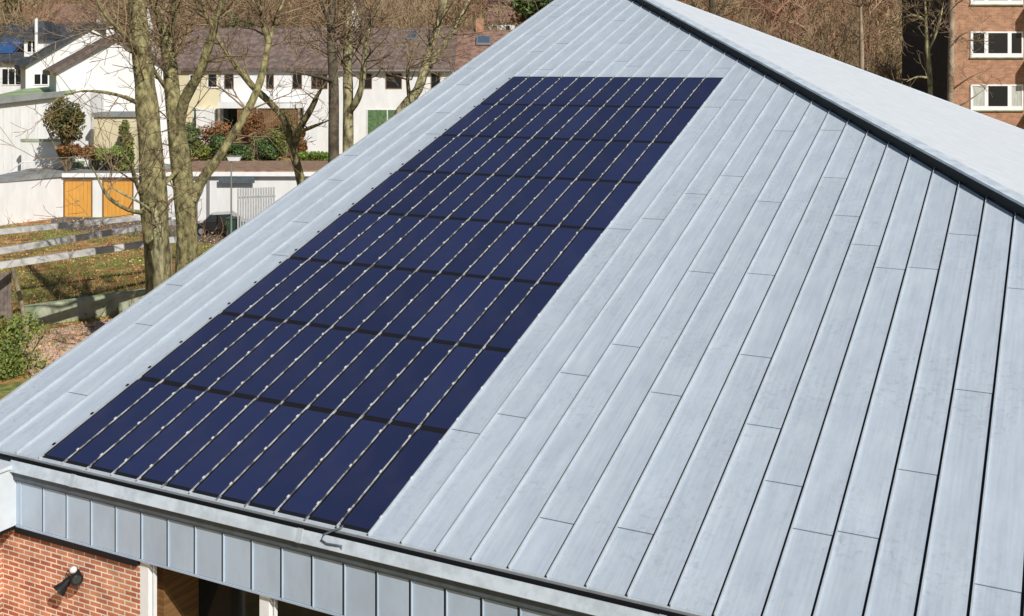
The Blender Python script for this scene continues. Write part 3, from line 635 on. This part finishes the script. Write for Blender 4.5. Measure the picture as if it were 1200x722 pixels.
for x, y, d, rh, rv, k, lb in gs:
    leafy('shrub', lb, 'shrub', at(x, y, d), Vector((rh*1.2, rh*.8, rv*1.15)), 2400, .085, M[k], lumps=12, stem=min(at(x, y, d).z-rv*.5, G(0, d)+.0))
# leaf litter and small brush on the bank in front of the garages
lt = MB()
for i in range(11000):
    d = random.uniform(32, 64); x = random.uniform(-10, 300)
    p = loc(rx(x, d), d, -3+abs(random.gauss(0, .10))); lt.leaf(p, random.uniform(.03, .07), random.random())
for i in range(160):
    d = random.uniform(38, 60); x = random.uniform(-10, 300)
    grow(lt, loc(rx(x, d), d, -3), Vector((random.gauss(0, .5), random.gauss(0, .5), 1)), random.uniform(.3, 1.0), .012, 1, n=2, kids=3, minr=.006, sides=3)
tag(lt.build('leaf_litter', M['litter']), 'fallen brown leaves and low brush on the bank before the garages', 'leaf litter', kind='stuff')
gr_ = MB()
for i in range(420):
    d = random.uniform(34, 60); x = random.uniform(0, 230); c = loc(rx(x, d), d, -3)
    for k in range(34):
        p = c+Vector((random.gauss(0, .35), random.gauss(0, .35), 0)); h_ = random.uniform(.06, .2); a = random.random()*6.28; w2 = Vector((math.cos(a), math.sin(a), 0))*.014
        tip = p+Vector((random.gauss(0, .05), random.gauss(0, .05), h_)); gr_.quad(p-w2, p+w2, tip, tone=random.random())
tag(gr_.build('grass', M['lbush']), 'olive green grass tufts on the bank before the garages', 'grass', kind='stuff')
# ================================================================== background buildings (local frame: x right, y away, z up)
def bld(name, label, x, d, z=0, cat='house', group=None, turn=0):
    return thing(name, loc(rx(x, d), d, z), label, cat, group, rz=ROT+turn)
def window(par, x0, x1, z0, z1, y=0, panes=1, fr=.07, frame=M['whitep'], glass=M['glass'], name='window', proud=.05, back=None):
    f = MB(); f.box(x0, x1, y-proud, y-.003, z0, z0+fr); f.box(x0, x1, y-proud, y-.003, z1-fr, z1)
    f.box(x0, x0+fr, y-proud, y-.003, z0+fr, z1-fr); f.box(x1-fr, x1, y-proud, y-.003, z0+fr, z1-fr)
    for k in range(1, panes):
        xm = x0+(x1-x0)*k/panes; f.box(xm-fr*.6, xm+fr*.6, y-proud+.002, y-.003, z0+fr, z1-fr)
    w_ = f.build(name, frame, par)
    MB().box(x0+fr, x1-fr, y-.022, y-.004, z0+fr, z1-fr).build('pane', glass, w_)
    return w_
def gable(par, x0, x1, y0, y1, ze, zr, wallm, roofm, z0=-4, oh=.35, th=.22, axis='y', wname='wall'):
    xm = (x0+x1)/2
    if axis == 'y':   # ridge runs away from camera, gable faces camera
        MB().prism([(x0, z0), (x1, z0), (x1, ze), (xm, zr), (x0, ze)][::-1], 'y', y0, y1).build(wname, wallm, par)
        s_ = (zr-ze)/(xm-x0); r_ = MB()
        r_.prism([(x0-oh, ze-oh*s_), (xm, zr), (xm, zr+th), (x0-oh, ze-oh*s_+th)][::-1], 'y', y0-oh, y1+oh)
        r_.prism([(xm+.001, zr), (x1+oh, ze-oh*s_), (x1+oh, ze-oh*s_+th), (xm+.001, zr+th)][::-1], 'y', y0-oh, y1+oh)
        return r_.build('roof', roofm, par)
    ym = (y0+y1)/2
    MB().prism([(y0, z0), (y1, z0), (y1, ze), (ym, zr), (y0, ze)], 'x', x0, x1).build(wname, wallm, par)
    s_ = (zr-ze)/(ym-y0); r_ = MB()
    r_.prism([(y0-oh, ze-oh*s_), (ym, zr), (ym, zr+th), (y0-oh, ze-oh*s_+th)], 'x', x0-.1, x1+.1)
    r_.prism([(ym+.001, zr), (y1+oh, ze-oh*s_), (y1+oh, ze-oh*s_+th), (ym+.001, zr+th)], 'x', x0-.1, x1+.1)
    return r_.build('roof', roofm, par)
# ---- terrace row: cream end house, white houses
DT = 80; X = lambda x, D=DT, x0=205: rx(x, D)-rx(x0, D)
def Zt(y, D=DT): return zy(y, D)
B = bld('terraced_house', 'cream yellow end house of the terrace seen between the forked trunks', 205, DT)
gable(B, 0, X(258), 0, 10, Zt(80), Zt(36, 85), M['cream'], M['tilebrown'], z0=-1.2, axis='x')
window(B, X(222), X(232), Zt(104), Zt(87), panes=1); window(B, X(243), X(256)-.05, Zt(103), Zt(86), panes=1)
MB().box(.05, X(258)-.05, -.06, -.003, Zt(84), Zt(80.5)).build('eaves_board', M['garage'], B)
window(B, X(226), X(234), -1.0, Zt(126), panes=1, name='door', glass=M['curtg'])
MB().box(X(234), X(257), -.9, -.01, -1.2, Zt(127)).build('porch', M['render'], B)
B = bld('terraced_house', 'white terraced house with dark timber ground floor porch behind the leaning tree', 258, DT)
X2 = lambda x: rx(x, DT)-rx(258, DT)
gable(B, 0.02, X2(392), 0, 10, Zt(80), Zt(36, 85), M['render'], M['tilebrown'], z0=-1.2, axis='x')
for a, b in ((263, 274), (312, 321), (343, 354), (365, 384)): window(B, X2(a), X2(b), Zt(104), Zt(87), panes=1 if b-a < 14 else 3, fr=.05, frame=M['woodclad'])
MB().box(X2(262), X2(355), -1.6, -.01, Zt(126), Zt(119)).build('balcony_slab', M['render'], B)
pf = MB()
for k in range(30): xx = X2(284)+k*.145; pf.box(xx, xx+.12, -1.5, -1.45, -.8, Zt(127))
pf.build('timber_screen', M['woodclad'], B)
MB().box(X2(262), X2(356), -.05, -.01, -1, Zt(127)).build('porch_glazing', M['glass'], B)
for x_ in (262, 306, 354): MB().box(X2(x_), X2(x_)+.15, -1.58, -1.44, -1, Zt(126.2)).build('porch_post', M['post'], B)
MB().box(X2(360), X2(388), -2.2, -2.0, -1.2, Zt(162)).build('garden_wall', M['render'], B)
B = bld('terraced_house', 'white terraced house with square dark windows right of the paired trunks', 392, DT)
X3 = lambda x: rx(x, DT)-rx(392, DT)
rfm = gable(B, .02, X3(531), 0, 10, Zt(80), Zt(36, 85), M['render'], M['tilebrown'], z0=-1.2, axis='x')
for a, b in ((421, 436), (452, 471), (505, 516)): window(B, X3(a), X3(b), Zt(104), Zt(86), panes=1, fr=.05, frame=M['woodclad'])
window(B, X3(430), X3(478), Zt(160), Zt(128), panes=2, fr=.06, frame=M['renderg'], glass=M['curtg'])
def skylight(par, x, z_, w_=.9, m_=M['glass']):
    # lies on the front roof slope of a gable(axis='x') house with depth 10
    ze, zr = Zt(80), Zt(36, 85); s_ = (zr-ze)/5; y_ = (z_-ze)/s_+0; q = lambda x, t: Vector((x, y_+t, ze+s_*(y_+t)+.22/1+.03))
    f = MB().hexa([q(x, 0), q(x+w_, 0), q(x+w_, 1.1), q(x, 1.1)], [p+UP*.10 for p in (q(x, 0), q(x+w_, 0), q(x+w_, 1.1), q(x, 1.1))]).build('roof_window', M['metal'], par)
    MB().hexa([q(x+.1, .1)+UP*.101, q(x+w_-.1, .1)+UP*.101, q(x+w_-.1, 1.0)+UP*.101, q(x+.1, 1.0)+UP*.101], [p+UP*.115 for p in (q(x+.1, .1), q(x+w_-.1, .1), q(x+w_-.1, 1.0), q(x+.1, 1.0))]).build('pane', M['skyglass'], f)
skylight(B, X3(470), Zt(50, 82)); 
MB().box(.0, X3(531), -.45, -.33, Zt(80)-.22, Zt(80)-.10).build('gutter', M['metal'], B)
B = bld('terraced_house', 'white end house of the terrace almost hidden by the roof verge', 531, DT+.8)
gable(B, .05, 9, 0, 10, Zt(80), Zt(38, 85), M['renderg'], M['tilered'], z0=-1.2, axis='x'); skylight(B, 1.6, Zt(56, 82), 1.1)
MB().box(1.5, 2.1, 4.6, 5.2, 7, 9.6).build('chimney', M['brick2'], B)
# ---- white gable house
DG = 71; B = bld('gable_house', 'white house with blank gable wall facing us, left of the thick trunk', 66, DG, turn=R_(27))
gx = lambda x: rx(x, DG)-rx(66, DG)
gable(B, 0, 7.3, 0, 5.6, zy(84, DG), zy(47, DG+1.7)+.1, M['render'], M['tilebrown'], z0=-1.4, oh=.4, th=.3)
MB().box(3.4, 3.9, 3, 3.5, 7, zy(30, 74)).build('chimney', M['render'], B)
window(B, 5.3, 6.0, 2.0, 3.0)
t = bld('flat_annex', 'low cream annex with flat grey roof between round tree and thick trunk', 110, 68.4, 0, cat='annex')
MB().box(0, rx(160, 68.4)-rx(110, 68.4), 0, 2.4, -3, zy(137, 68.4)).build('wall', M['cream'], t)
MB().box(-.1, rx(161, 68.4)-rx(110, 68.4), -.15, 2.4, zy(137, 68.4)+.001, zy(132.5, 68.2)).build('roof', M['felt'], t)
window(t, .5, 1.2, -1.2, .6, name='door', frame=M['render'], glass=M['curt'])
# ---- second gable house behind, offset left
D2 = 77.5; B = bld('gable_house', 'second gabled house behind and left of the white gable, mossy dark roof', 30, D2, turn=R_(27))
gable(B, 0, 9.0, 0, 6, zy(77, D2), zy(30, D2+2), M['render'], M['slate'], z0=-1.4, oh=.4, th=.3)
window(B, .5, 1.5, zy(100, D2), zy(86, D2), panes=2)
# ---- turret house with dormer
D3 = 92; B = bld('slate_roofed_house', 'white house at far left with dark slate roof and white dormer', -40, D3)
g3 = lambda x, d=D3: rx(x, d)-rx(-40, d)
gable(B, 0, g3(108), 0, 11, zy(71, D3), zy(31, 97.5), M['render'], M['slate'], z0=-1, axis='x', oh=.4)
dm = MB().box(g3(27), g3(50), .2, 4.5, zy(69, D3), zy(45, D3)).build('dormer', M['whitep'], B)
window(B, g3(30), g3(43), zy(62, D3), zy(47, D3), y=.2, panes=2, fr=.09)
xa, xb = g3(23), g3(54); zt = zy(45, D3)
MB().hexa([(xa, -.3, zt), (xb, -.3, zt), (xb, 4.5, zt), (xa, 4.5, zt)], [((xa+xb)/2-.3, 1.6, zt+1.5), ((xa+xb)/2+.3, 1.6, zt+1.5), ((xa+xb)/2+.3, 3.2, zt+1.5), ((xa+xb)/2-.3, 3.2, zt+1.5)]).build('dormer_roof', M['slate'], B)
MB().tube([(g3(45.5), -.5, zy(62, D3)), (g3(45.5), -.5, zy(21, D3))], .13, 8).build('flue_pipe', M['whitep'], B)
pv = MB(); s_ = (zy(31, 97.5)-zy(71, D3))/5.5
q = lambda x, y_: Vector((x, y_, zy(71, D3)+s_*y_+.3))
pv.hexa([q(g3(-12), .6), q(g3(11), .6), q(g3(13), 2.6), q(g3(-12), 2.6)], [p+UP*.08 for p in (q(g3(-12), .6), q(g3(11), .6), q(g3(13), 2.6), q(g3(-12), 2.6))]); pv.build('roof_solar_panel', M['bluepv'], B)
window(B, g3(2), g3(26), zy(100, D3), zy(80, D3), panes=3); window(B, g3(34), g3(50), zy(100, D3), zy(80, D3), panes=2)
# ---- flat green-roofed annex with white panelled wall
D4 = 70; B = bld('flat_annex', 'low white annex with mossy green flat roof at the left edge', -30, D4)
g4 = lambda x, d=D4: rx(x, d)-rx(-30, d)
a = MB(); zt0, zt1 = zy(122, D4), zy(109, D4)
a.hexa([(0, 0, -1.4), (g4(106), 0, -1.4), (g4(106), 6, -1.4), (0, 6, -1.4)], [(0, 0, zt0), (g4(106), 0, zt1), (g4(106), 6, zt1), (0, 6, zt0)]); a.build('wall', M['render'], B)
a = MB(); a.hexa([(-.2, -.3, zt0), (g4(78), -.3, zt1-.06), (g4(78), 8.5, zt1+.35), (-.2, 8.5, zt0+.75)], [(-.2, -.3, zt0+.18), (g4(78), -.3, zt1+.12), (g4(78), 8.5, zt1+.5), (-.2, 8.5, zt0+.9)]); a.build('roof', M['feltgreen'], B)
MB().hexa([(-.2, -.36, zt0-.2), (g4(78), -.36, zt1-.2), (g4(78), -.305, zt1-.2), (-.2, -.305, zt0-.2)], [(-.2, -.36, zt0+.2), (g4(78), -.36, zt1+.14), (g4(78), -.305, zt1+.14), (-.2, -.305, zt0+.2)]).build('roof_edge', M['felt'], B)
for x_ in (4, 14, 24, 34, 44, 54): MB().box(g4(x_), g4(x_)+.06, -.03, -.003, -1, zy(125, D4)).build('wall_joint', M['renderg'], B)
# steps with railing in front of annex
st = thing('garden_steps', loc(rx(-5, 67.5), 67.5, -1.9), 'white garden steps with pale railing at the left edge', 'steps', rz=ROT)
sm = MB()
for k in range(8): sm.box(k*.22, 2.4, 0, 1.2, k*.16-.4, (k+1)*.16-.4)
sm.build('flight', M['render'], st)
rl = MB(); rl.tube([(-.2, -.05, .7), (1.7, -.05, 2.0), (2.4, -.05, 2.0)], .04, 6)
for k in range(9): rl.tube([(-.1+k*.24, -.05, -.2+min(k, 7)*.15), (-.1+k*.24, -.05, .75+min(k, 7)*.165)], .02, 5)
rl.build('railing', M['whitep'], st)
# terrace wall right of steps
t = thing('garden_wall', loc(rx(25, 68.5), 68.5, -1.9), 'low white terrace wall beside the garden steps', 'wall', rz=ROT)
MB().box(0, rx(72, 68.5)-rx(25, 68.5), 0, .2, -.5, zy(166, 68.5)+1.9).build('panel', M['renderg'], t)
MB().box(-.05, rx(72, 68.5)-rx(25, 68.5)+.05, -.05, .25, zy(166, 68.5)+1.901, zy(163, 68.5)+1.9).build('coping', M['kerb'], t)
# ---- garage block left: side wall + doors
GZ0 = -3; p0_ = at(-40, dz and 270, dz(270, GZ0)); c0 = at(73, 254.5, dz(254.5, GZ0)); c1 = at(200, 254.5, dz(254.5, GZ0))
B = thing('garage_block', (c0.x, c0.y, GZ0), 'white double garage block with two orange doors left of the thick trunk', 'garage', rz=ROT)
L_ = lambda p: Matrix.Rotation(-ROT, 3, 'Z') @ (Vector((p.x, p.y, 0))-Vector((c0.x, c0.y, 0)))
zt = zy(206.5, c0.z and 65.6)-GZ0; a_ = L_(p0_); b_ = L_(c1)
def post_poly(mb, pts, z0, z1): mb.hexa([(p[0], p[1], z0) for p in pts], [(p[0], p[1], z1) for p in pts])
wm = MB(); post_poly(wm, [(0, 0), (b_.x, 0), (b_.x, 6), (a_.x, 6), (a_.x, a_.y)], -.3, zt); wm.build('wall', M['render'], B)
rm = MB(); post_poly(rm, [(0.05, -.18), (b_.x, -.18), (b_.x, 6.2), (a_.x-.1, 6.2), (a_.x-.1, a_.y-.15)], zt+.001, zt+.2); rm.build('roof', M['felt'], B)
wt = MB(); post_poly(wt, [(0.06, -.22), (b_.x, -.22), (b_.x, -.181), (.06, -.181)], zt-.02, zt+.22); wt.build('roof_edge', M['whitep'], B)
k = 65.6/FPX
for xa, xb in ((76, 107), (121.5, 155)):
    x0, x1 = (xa-73)*k, (xb-73)*k
    d_ = MB(); nn = 7
    for i in range(nn): d_.box(x0+(x1-x0)*i/nn+.006, x0+(x1-x0)*(i+1)/nn-.006, -.03, -.003, .03, 2.12)
    dd_ = d_.build('garage_door', M['garage'], B); MB().box((x0+x1)/2-.08, (x0+x1)/2+.08, -.06, -.031, .95, 1.0).build('handle', M['metal'], dd_)
    f = MB(); f.box(x0-.07, x0-.001, -.06, -.003, 0, 2.14); f.box(x1+.001, x1+.07, -.06, -.003, 0, 2.14); f.box(x0-.07, x1+.07, -.06, -.003, 2.141, 2.26); f.build('door_frame', M['woodclad'], B)
# small shed with green roof behind
t = bld('garden_shed', 'small shed with pale green roof behind the garages', 34, 69, -1.5, cat='shed')
MB().box(0, 2.9, 0, 3, -1.5, zy(194, 69)+1.5).build('wall', M['renderg'], t); MB().box(-.15, 3.1, -.2, 4.2, zy(194, 69)+1.501, zy(190, 69)+1.5).build('roof', M['feltgreen'], t)
# brick pier / chimney piece
t = thing('brick_pier', loc(rx(96, 67.5), 67.5, -1.4), 'small red brick pier beside the green shed roof', 'pier', rz=ROT); MB().box(-.22, .22, 0, .4, -1.5, .95).build('pillar', M['brick2'], t); MB().box(-.26, .26, -.04, .44, .951, 1.0).build('cap', M['kerb'], t)
# ---- right garages
D5 = 62; B = bld('garage_block', 'white flat-roofed garage row behind the forked tree and street lamp', 194, D5, -3, cat='garage')
g5 = lambda x: rx(x, D5)-rx(194, D5)
MB().box(0, g5(420), 0, 6, -.3, zy(206, D5)+3).build('wall', M['render'], B)
MB().box(-.2, g5(420), -.3, 6.2, zy(206, D5)+3.001, zy(201, D5)+3).build('roof_edge', M['whitep'], B)
MB().box(-.1, g5(420), -.2, 6.1, zy(201, D5)+3.001, zy(201, D5)+3.08).build('roof', M['leafroof'], B)
MB().box(g5(258), g5(300), -.33, -.31, zy(214, D5)+3, zy(207, D5)+3).build('sign_board', M['moulding'], B)
MB().box(g5(243), g5(246), -.1, -.003, 0, zy(207, D5)+3).build('downpipe', M['metal'], B)
MB().box(g5(213), g5(232), -.05, -.003, 0, 2.1).build('garage_door', M['doorgrey'], B)
# ribbed gate
t = thing('ribbed_gate', loc(rx(278, 57), 57, -3), 'grey ribbed metal gate leaning by the garages near the roof verge', 'gate', rz=ROT+.35)
rb = MB(); n_ = 15
for i in range(n_): rb.box(i*.13, i*.13+.085, 0, .05, .1, zy(221, 57)+3)
rb.build('bars', M['doorgrey'], t); fr = MB(); fr.box(0, n_*.13, .051, .08, .3, .38); fr.box(0, n_*.13, .051, .08, 2.1, 2.18); fr.build('gate_frame', M['metal'], t)
# wheelie bin
t = thing('wheelie_bin', loc(rx(273, 57.5), 57.5, -3), 'dark green wheelie bin left of the ribbed gate', 'bin', rz=ROT)
gm = mat('green plastic', (.02, .06, .04), .5); MB().hexa([(-.24, -.25, .08), (.24, -.25, .08), (.24, .25, .08), (-.24, .25, .08)], [(-.3, -.32, 1.0), (.3, -.32, 1.0), (.3, .32, 1.0), (-.3, .32, 1.0)]).build('body', gm, t, bevel=.02)
MB().box(-.32, .32, -.36, .36, 1.001, 1.07).build('lid', gm, t, bevel=.02); 
for s_ in (-.26, .26): MB().lathe([(.1, -.03), (.1, .03)], (s_, .2, .1), 12, Vector((1, 0, 0))).build('wheel', M['black'], t)
# street lamp
t = thing('street_lamp', loc(rx(271, 56), 56, -3), 'slim street lamp with flat pale head by the garages', 'street lamp', rz=ROT)
zh = zy(189, 56)+3; MB().tube([(0, 0, 0), (0, 0, 1.2), (0, 0, zh)], [.06, .045, .035], 8).build('pole', M['metal'], t)
MB().hexa([(-.12, -.12, zh), (.42, -.12, zh), (.42, .12, zh), (-.12, .12, zh)], [(-.2, -.16, zh+.22), (.5, -.16, zh+.22), (.5, .16, zh+.22), (-.2, .16, zh+.22)]).build('lamp_head', M['whitep'], t, bevel=.03)
MB().box(-.2, .5, -.17, .17, zh+.221, zh+.27).build('lamp_cover', M['metal'], t, bevel=.01)
# parked car
t = thing('parked_car', loc(rx(222, 58), 58, -3), 'dark parked car half hidden behind the forked trunk', 'car', rz=ROT+.1); t.scale = (.72, .8, .8)
prof = [(0, .3), (.05, .75), (.9, .88), (1.5, 1.38), (2.9, 1.42), (3.6, .95), (4.1, .88), (4.15, .35)]
MB().prism([(p, q) for p, q in prof][::-1], 'y', 0, 1.65).build('body', M['carpaint'], t, bevel=.06)
wn = MB(); wn.prism([(1.12, .93), (1.58, 1.32), (2.1, 1.34), (2.1, .93)][::-1], 'y', -.012, -.001); wn.prism([(2.18, .93), (2.18, 1.34), (2.82, 1.36), (3.35, .95)][::-1], 'y', -.012, -.001); wn.build('side_window', M['carglass'], t)
ws_ = MB().hexa([(.94, .15, .9), (.94, 1.5, .9), (1.47, 1.4, 1.37), (1.47, .25, 1.37)], [(.91, .15, .92), (.91, 1.5, .92), (1.44, 1.4, 1.39), (1.44, .25, 1.39)]); ws_.build('windscreen', M['carglass'], t)
for x_ in (.85, 3.3):
    for y_ in (.05, 1.6):
        w_ = MB().lathe([(.31, -.1), (.33, -.06), (.33, .06), (.31, .1)], (x_, y_, .33), 18, Vector((0, 1, 0))).build('wheel', M['black'], t)
        MB().lathe([(.2, -.105), (.18, .105)], (x_, y_, .33), 12, Vector((0, 1, 0))).build('rim', M['metal'], w_)
for y_ in (.2, 1.3): MB().box(-.01, .03, y_, y_+.25, .62, .76).build('headlight', M['whitep'], t)
# forecourt in front of the garages
fc = MB(); z_ = -2.985
fc.quad(loc(rx(60, 60.5), 60.5, z_), loc(rx(420, 52), 52, z_), loc(rx(420, 62), 62, z_), loc(rx(60, 65.5), 65.5, z_)); tag(fc.build('forecourt', mat('asphalt', (.09, .088, .085), .9, var=.3, scale=1.5)), None, kind='structure')
# ---- pergola of long pale beams
ZB = -.2; ends = [((-60, 281), (205, 254)), ((-60, 308), (205, 263)), ((-60, 324), (205, 284))]
P_ = at(12, 330, dz(330, -3)); base = loc(rx(5, 37), 37, -3)
t = thing('pergola', base, 'long pergola of three pale beams on timber posts, striped by tree shadows', 'pergola')
for (xa, ya), (xb, yb) in ends:
    a = at(xa, ya, dz(ya, ZB))-base; b = at(xb, yb, dz(yb, ZB))-base
    d = (b-a).normalized(); s_ = Vector((-d.y, d.x, 0))*.09; bm = MB(); h = UP*.2
    bm.hexa([a-s_, b-s_, b+s_, a+s_], [a-s_+h, b-s_+h, b+s_+h, a+s_+h]); bm.build('beam', M['beam'], t, bevel=.01)
    for f in (.05, .97):
        p = a.lerp(b, f); q = Vector((p.x, p.y, -.1)); ps = MB(); ps.hexa([q+Vector(v)*.07 for v in ((-1, -1, 0), (1, -1, 0), (1, 1, 0), (-1, 1, 0))], [Vector((q.x, q.y, p.z-.001))+Vector(v)*.07 for v in ((-1, -1, 0), (1, -1, 0), (1, 1, 0), (-1, 1, 0))]); ps.build('post', M['post'], t)
a = at(8, 303, 33.8)-base; b = at(3, 330, 33.6)-base
MB().tube([at(14, 312, 35.6)-base, at(24, 350, 35.8)-base, at(33, 400, 35.8)-base], .07, 8).build('brace', M['post'], t)
# board wall left
t = thing('board_fence', loc(rx(-22, 38), 38, -3), 'grey brown board screen at the left edge under the pergola', 'fence', rz=ROT)
bf = MB()
for i in range(8): bf.box(i*.13, i*.13+.12, 0, .03, 0, zy(320, 38)+3)
bf.build('boards', M['panelb'], t); MB().box(0, 1.04, .031, .07, .4, .5).build('rail', M['post'], t)
# low mossy wall and pink paving
pa = at(28, 385, dz(385, -3)); pb = at(190, 338+22, dz(360, -3)); pa.z = pb.z = -3
t = thing('low_wall', pa, 'low mossy concrete wall along the pink brick paving', 'wall'); d = (pb-pa); e = d.normalized(); s_ = Vector((-e.y, e.x, 0))*.4
MB().hexa([Vector((0, 0, -.1)), d-UP*.1, d+s_-UP*.1, s_-UP*.1], [UP*.72, d+UP*.72, d+s_+UP*.72, s_+UP*.72]).build('wall_body', M['kerb'], t, bevel=.07)
pv = MB(); z_ = -2.985; P4 = [at(20, 392, dz(392, z_)), at(46, 470, dz(470, z_)), at(320, 470, dz(470, z_)), at(200, 362, dz(362, z_))]
pv.quad(*P4); tag(pv.build('path', M['paving']), None, kind='structure')
# ---- brick flats on the right
D6 = 58; B = bld('brick_flats', 'red brick block of flats with white windows at the upper right', 1115, D6, -2, cat='building')
g6 = lambda x: rx(x, D6)-rx(1115, D6); Z6 = lambda y: zy(y, D6)+2
MB().box(0, 12, 0, 7.2, -1.5, Z6(-110)).build('wall', M['brick2'], B)
MB().box(-.06, -.002, .12, 7.2, -1.5, Z6(-110)-.01).build('side_shade_panel', M['sideshade'], B)  # near-black sheet added over the brick to paint its shaded side
MB().box(-.15, 12.15, -.15, 7.35, Z6(-110)+.001, Z6(-110)+.25).build('roof', M['felt'], B)
for rowi, (yt, yb) in enumerate(((161, 191), (99, 129), (37, 67), (-25, 5), (-87, -57))):
    for x0 in (1137, 1285):
        xa, xb = g6(x0), g6(x0+61.5); f = MB(); zt, zb = Z6(yt), Z6(yb); fr = .13
        f.box(xa, xb, -.06, -.003, zb, zb+.2); f.box(xa, xb, -.06, -.003, zt-.08, zt); f.box(xa, xa+fr, -.06, -.003, zb+.2, zt-.08); f.box(xb-.08, xb, -.06, -.003, zb+.2, zt-.08)
        m1, m2 = xa+.72, xa+1.82+.12
        for mm in (m1, m2): f.box(mm, mm+.2, -.058, -.003, zb+.2, zt-.08)
        f = f.build('window', M['whitep'], B)
        for i, (u0, u1) in enumerate(((xa+fr, m1), (m1+.2, m2), (m2+.2, xb-.08))):
            MB().box(u0, u1, -.03, -.004, zb+.2, zt-.08).build('pane', M['curt'] if (rowi == 1 and i == 0 or rowi == 1 and i == 2) and x0 == 1137 else M['glass'], f)
        MB().box(xa-.05, xb+.05, -.1, -.003, zb-.06, zb-.001).build('sill', M['kerb'], f)
    MB().box(g6(1207), g6(1270), -1.3, -.003, Z6(yb+14), Z6(yb-6)).build('balcony', M['brick2'], B)
# ---- far houses on the hillside
fars = [(52, 145, 58, 22, 'red-roofed house on the hillside above the turret house', 'tilered', 'render', 26), (408, 118, 18, 14, 'small white gabled house far up between the twigs', 'tilebrown', 'render', 24), (572, 122, 32, 14, 'far house with reddish roof above the terrace end', 'tilered', 'renderg', 24),
        (168, 108, 14, 30, 'white house glimpsed behind the thick trunk', 'tilered', 'render', 30)]
for x, d, ww, hh, lb, rm_, wm_, yy in fars:
    r = rx(x, d); z0 = G(r, d); B = bld('hillside_house', lb, x, d, z0); wd = rx(x+ww, d)-r; ze = max(2.8, zy(yy, d)-z0)
    gable(B, 0, wd, 0, 8, ze, ze+2.4, M[wm_], M[rm_], z0=-3, axis='y' if ww < 25 else 'x')
    window(B, wd*.15, wd*.15+.6, ze-1.6, ze-.5, panes=1); window(B, wd*.62, wd*.62+.6, ze-1.6, ze-.5, panes=1)
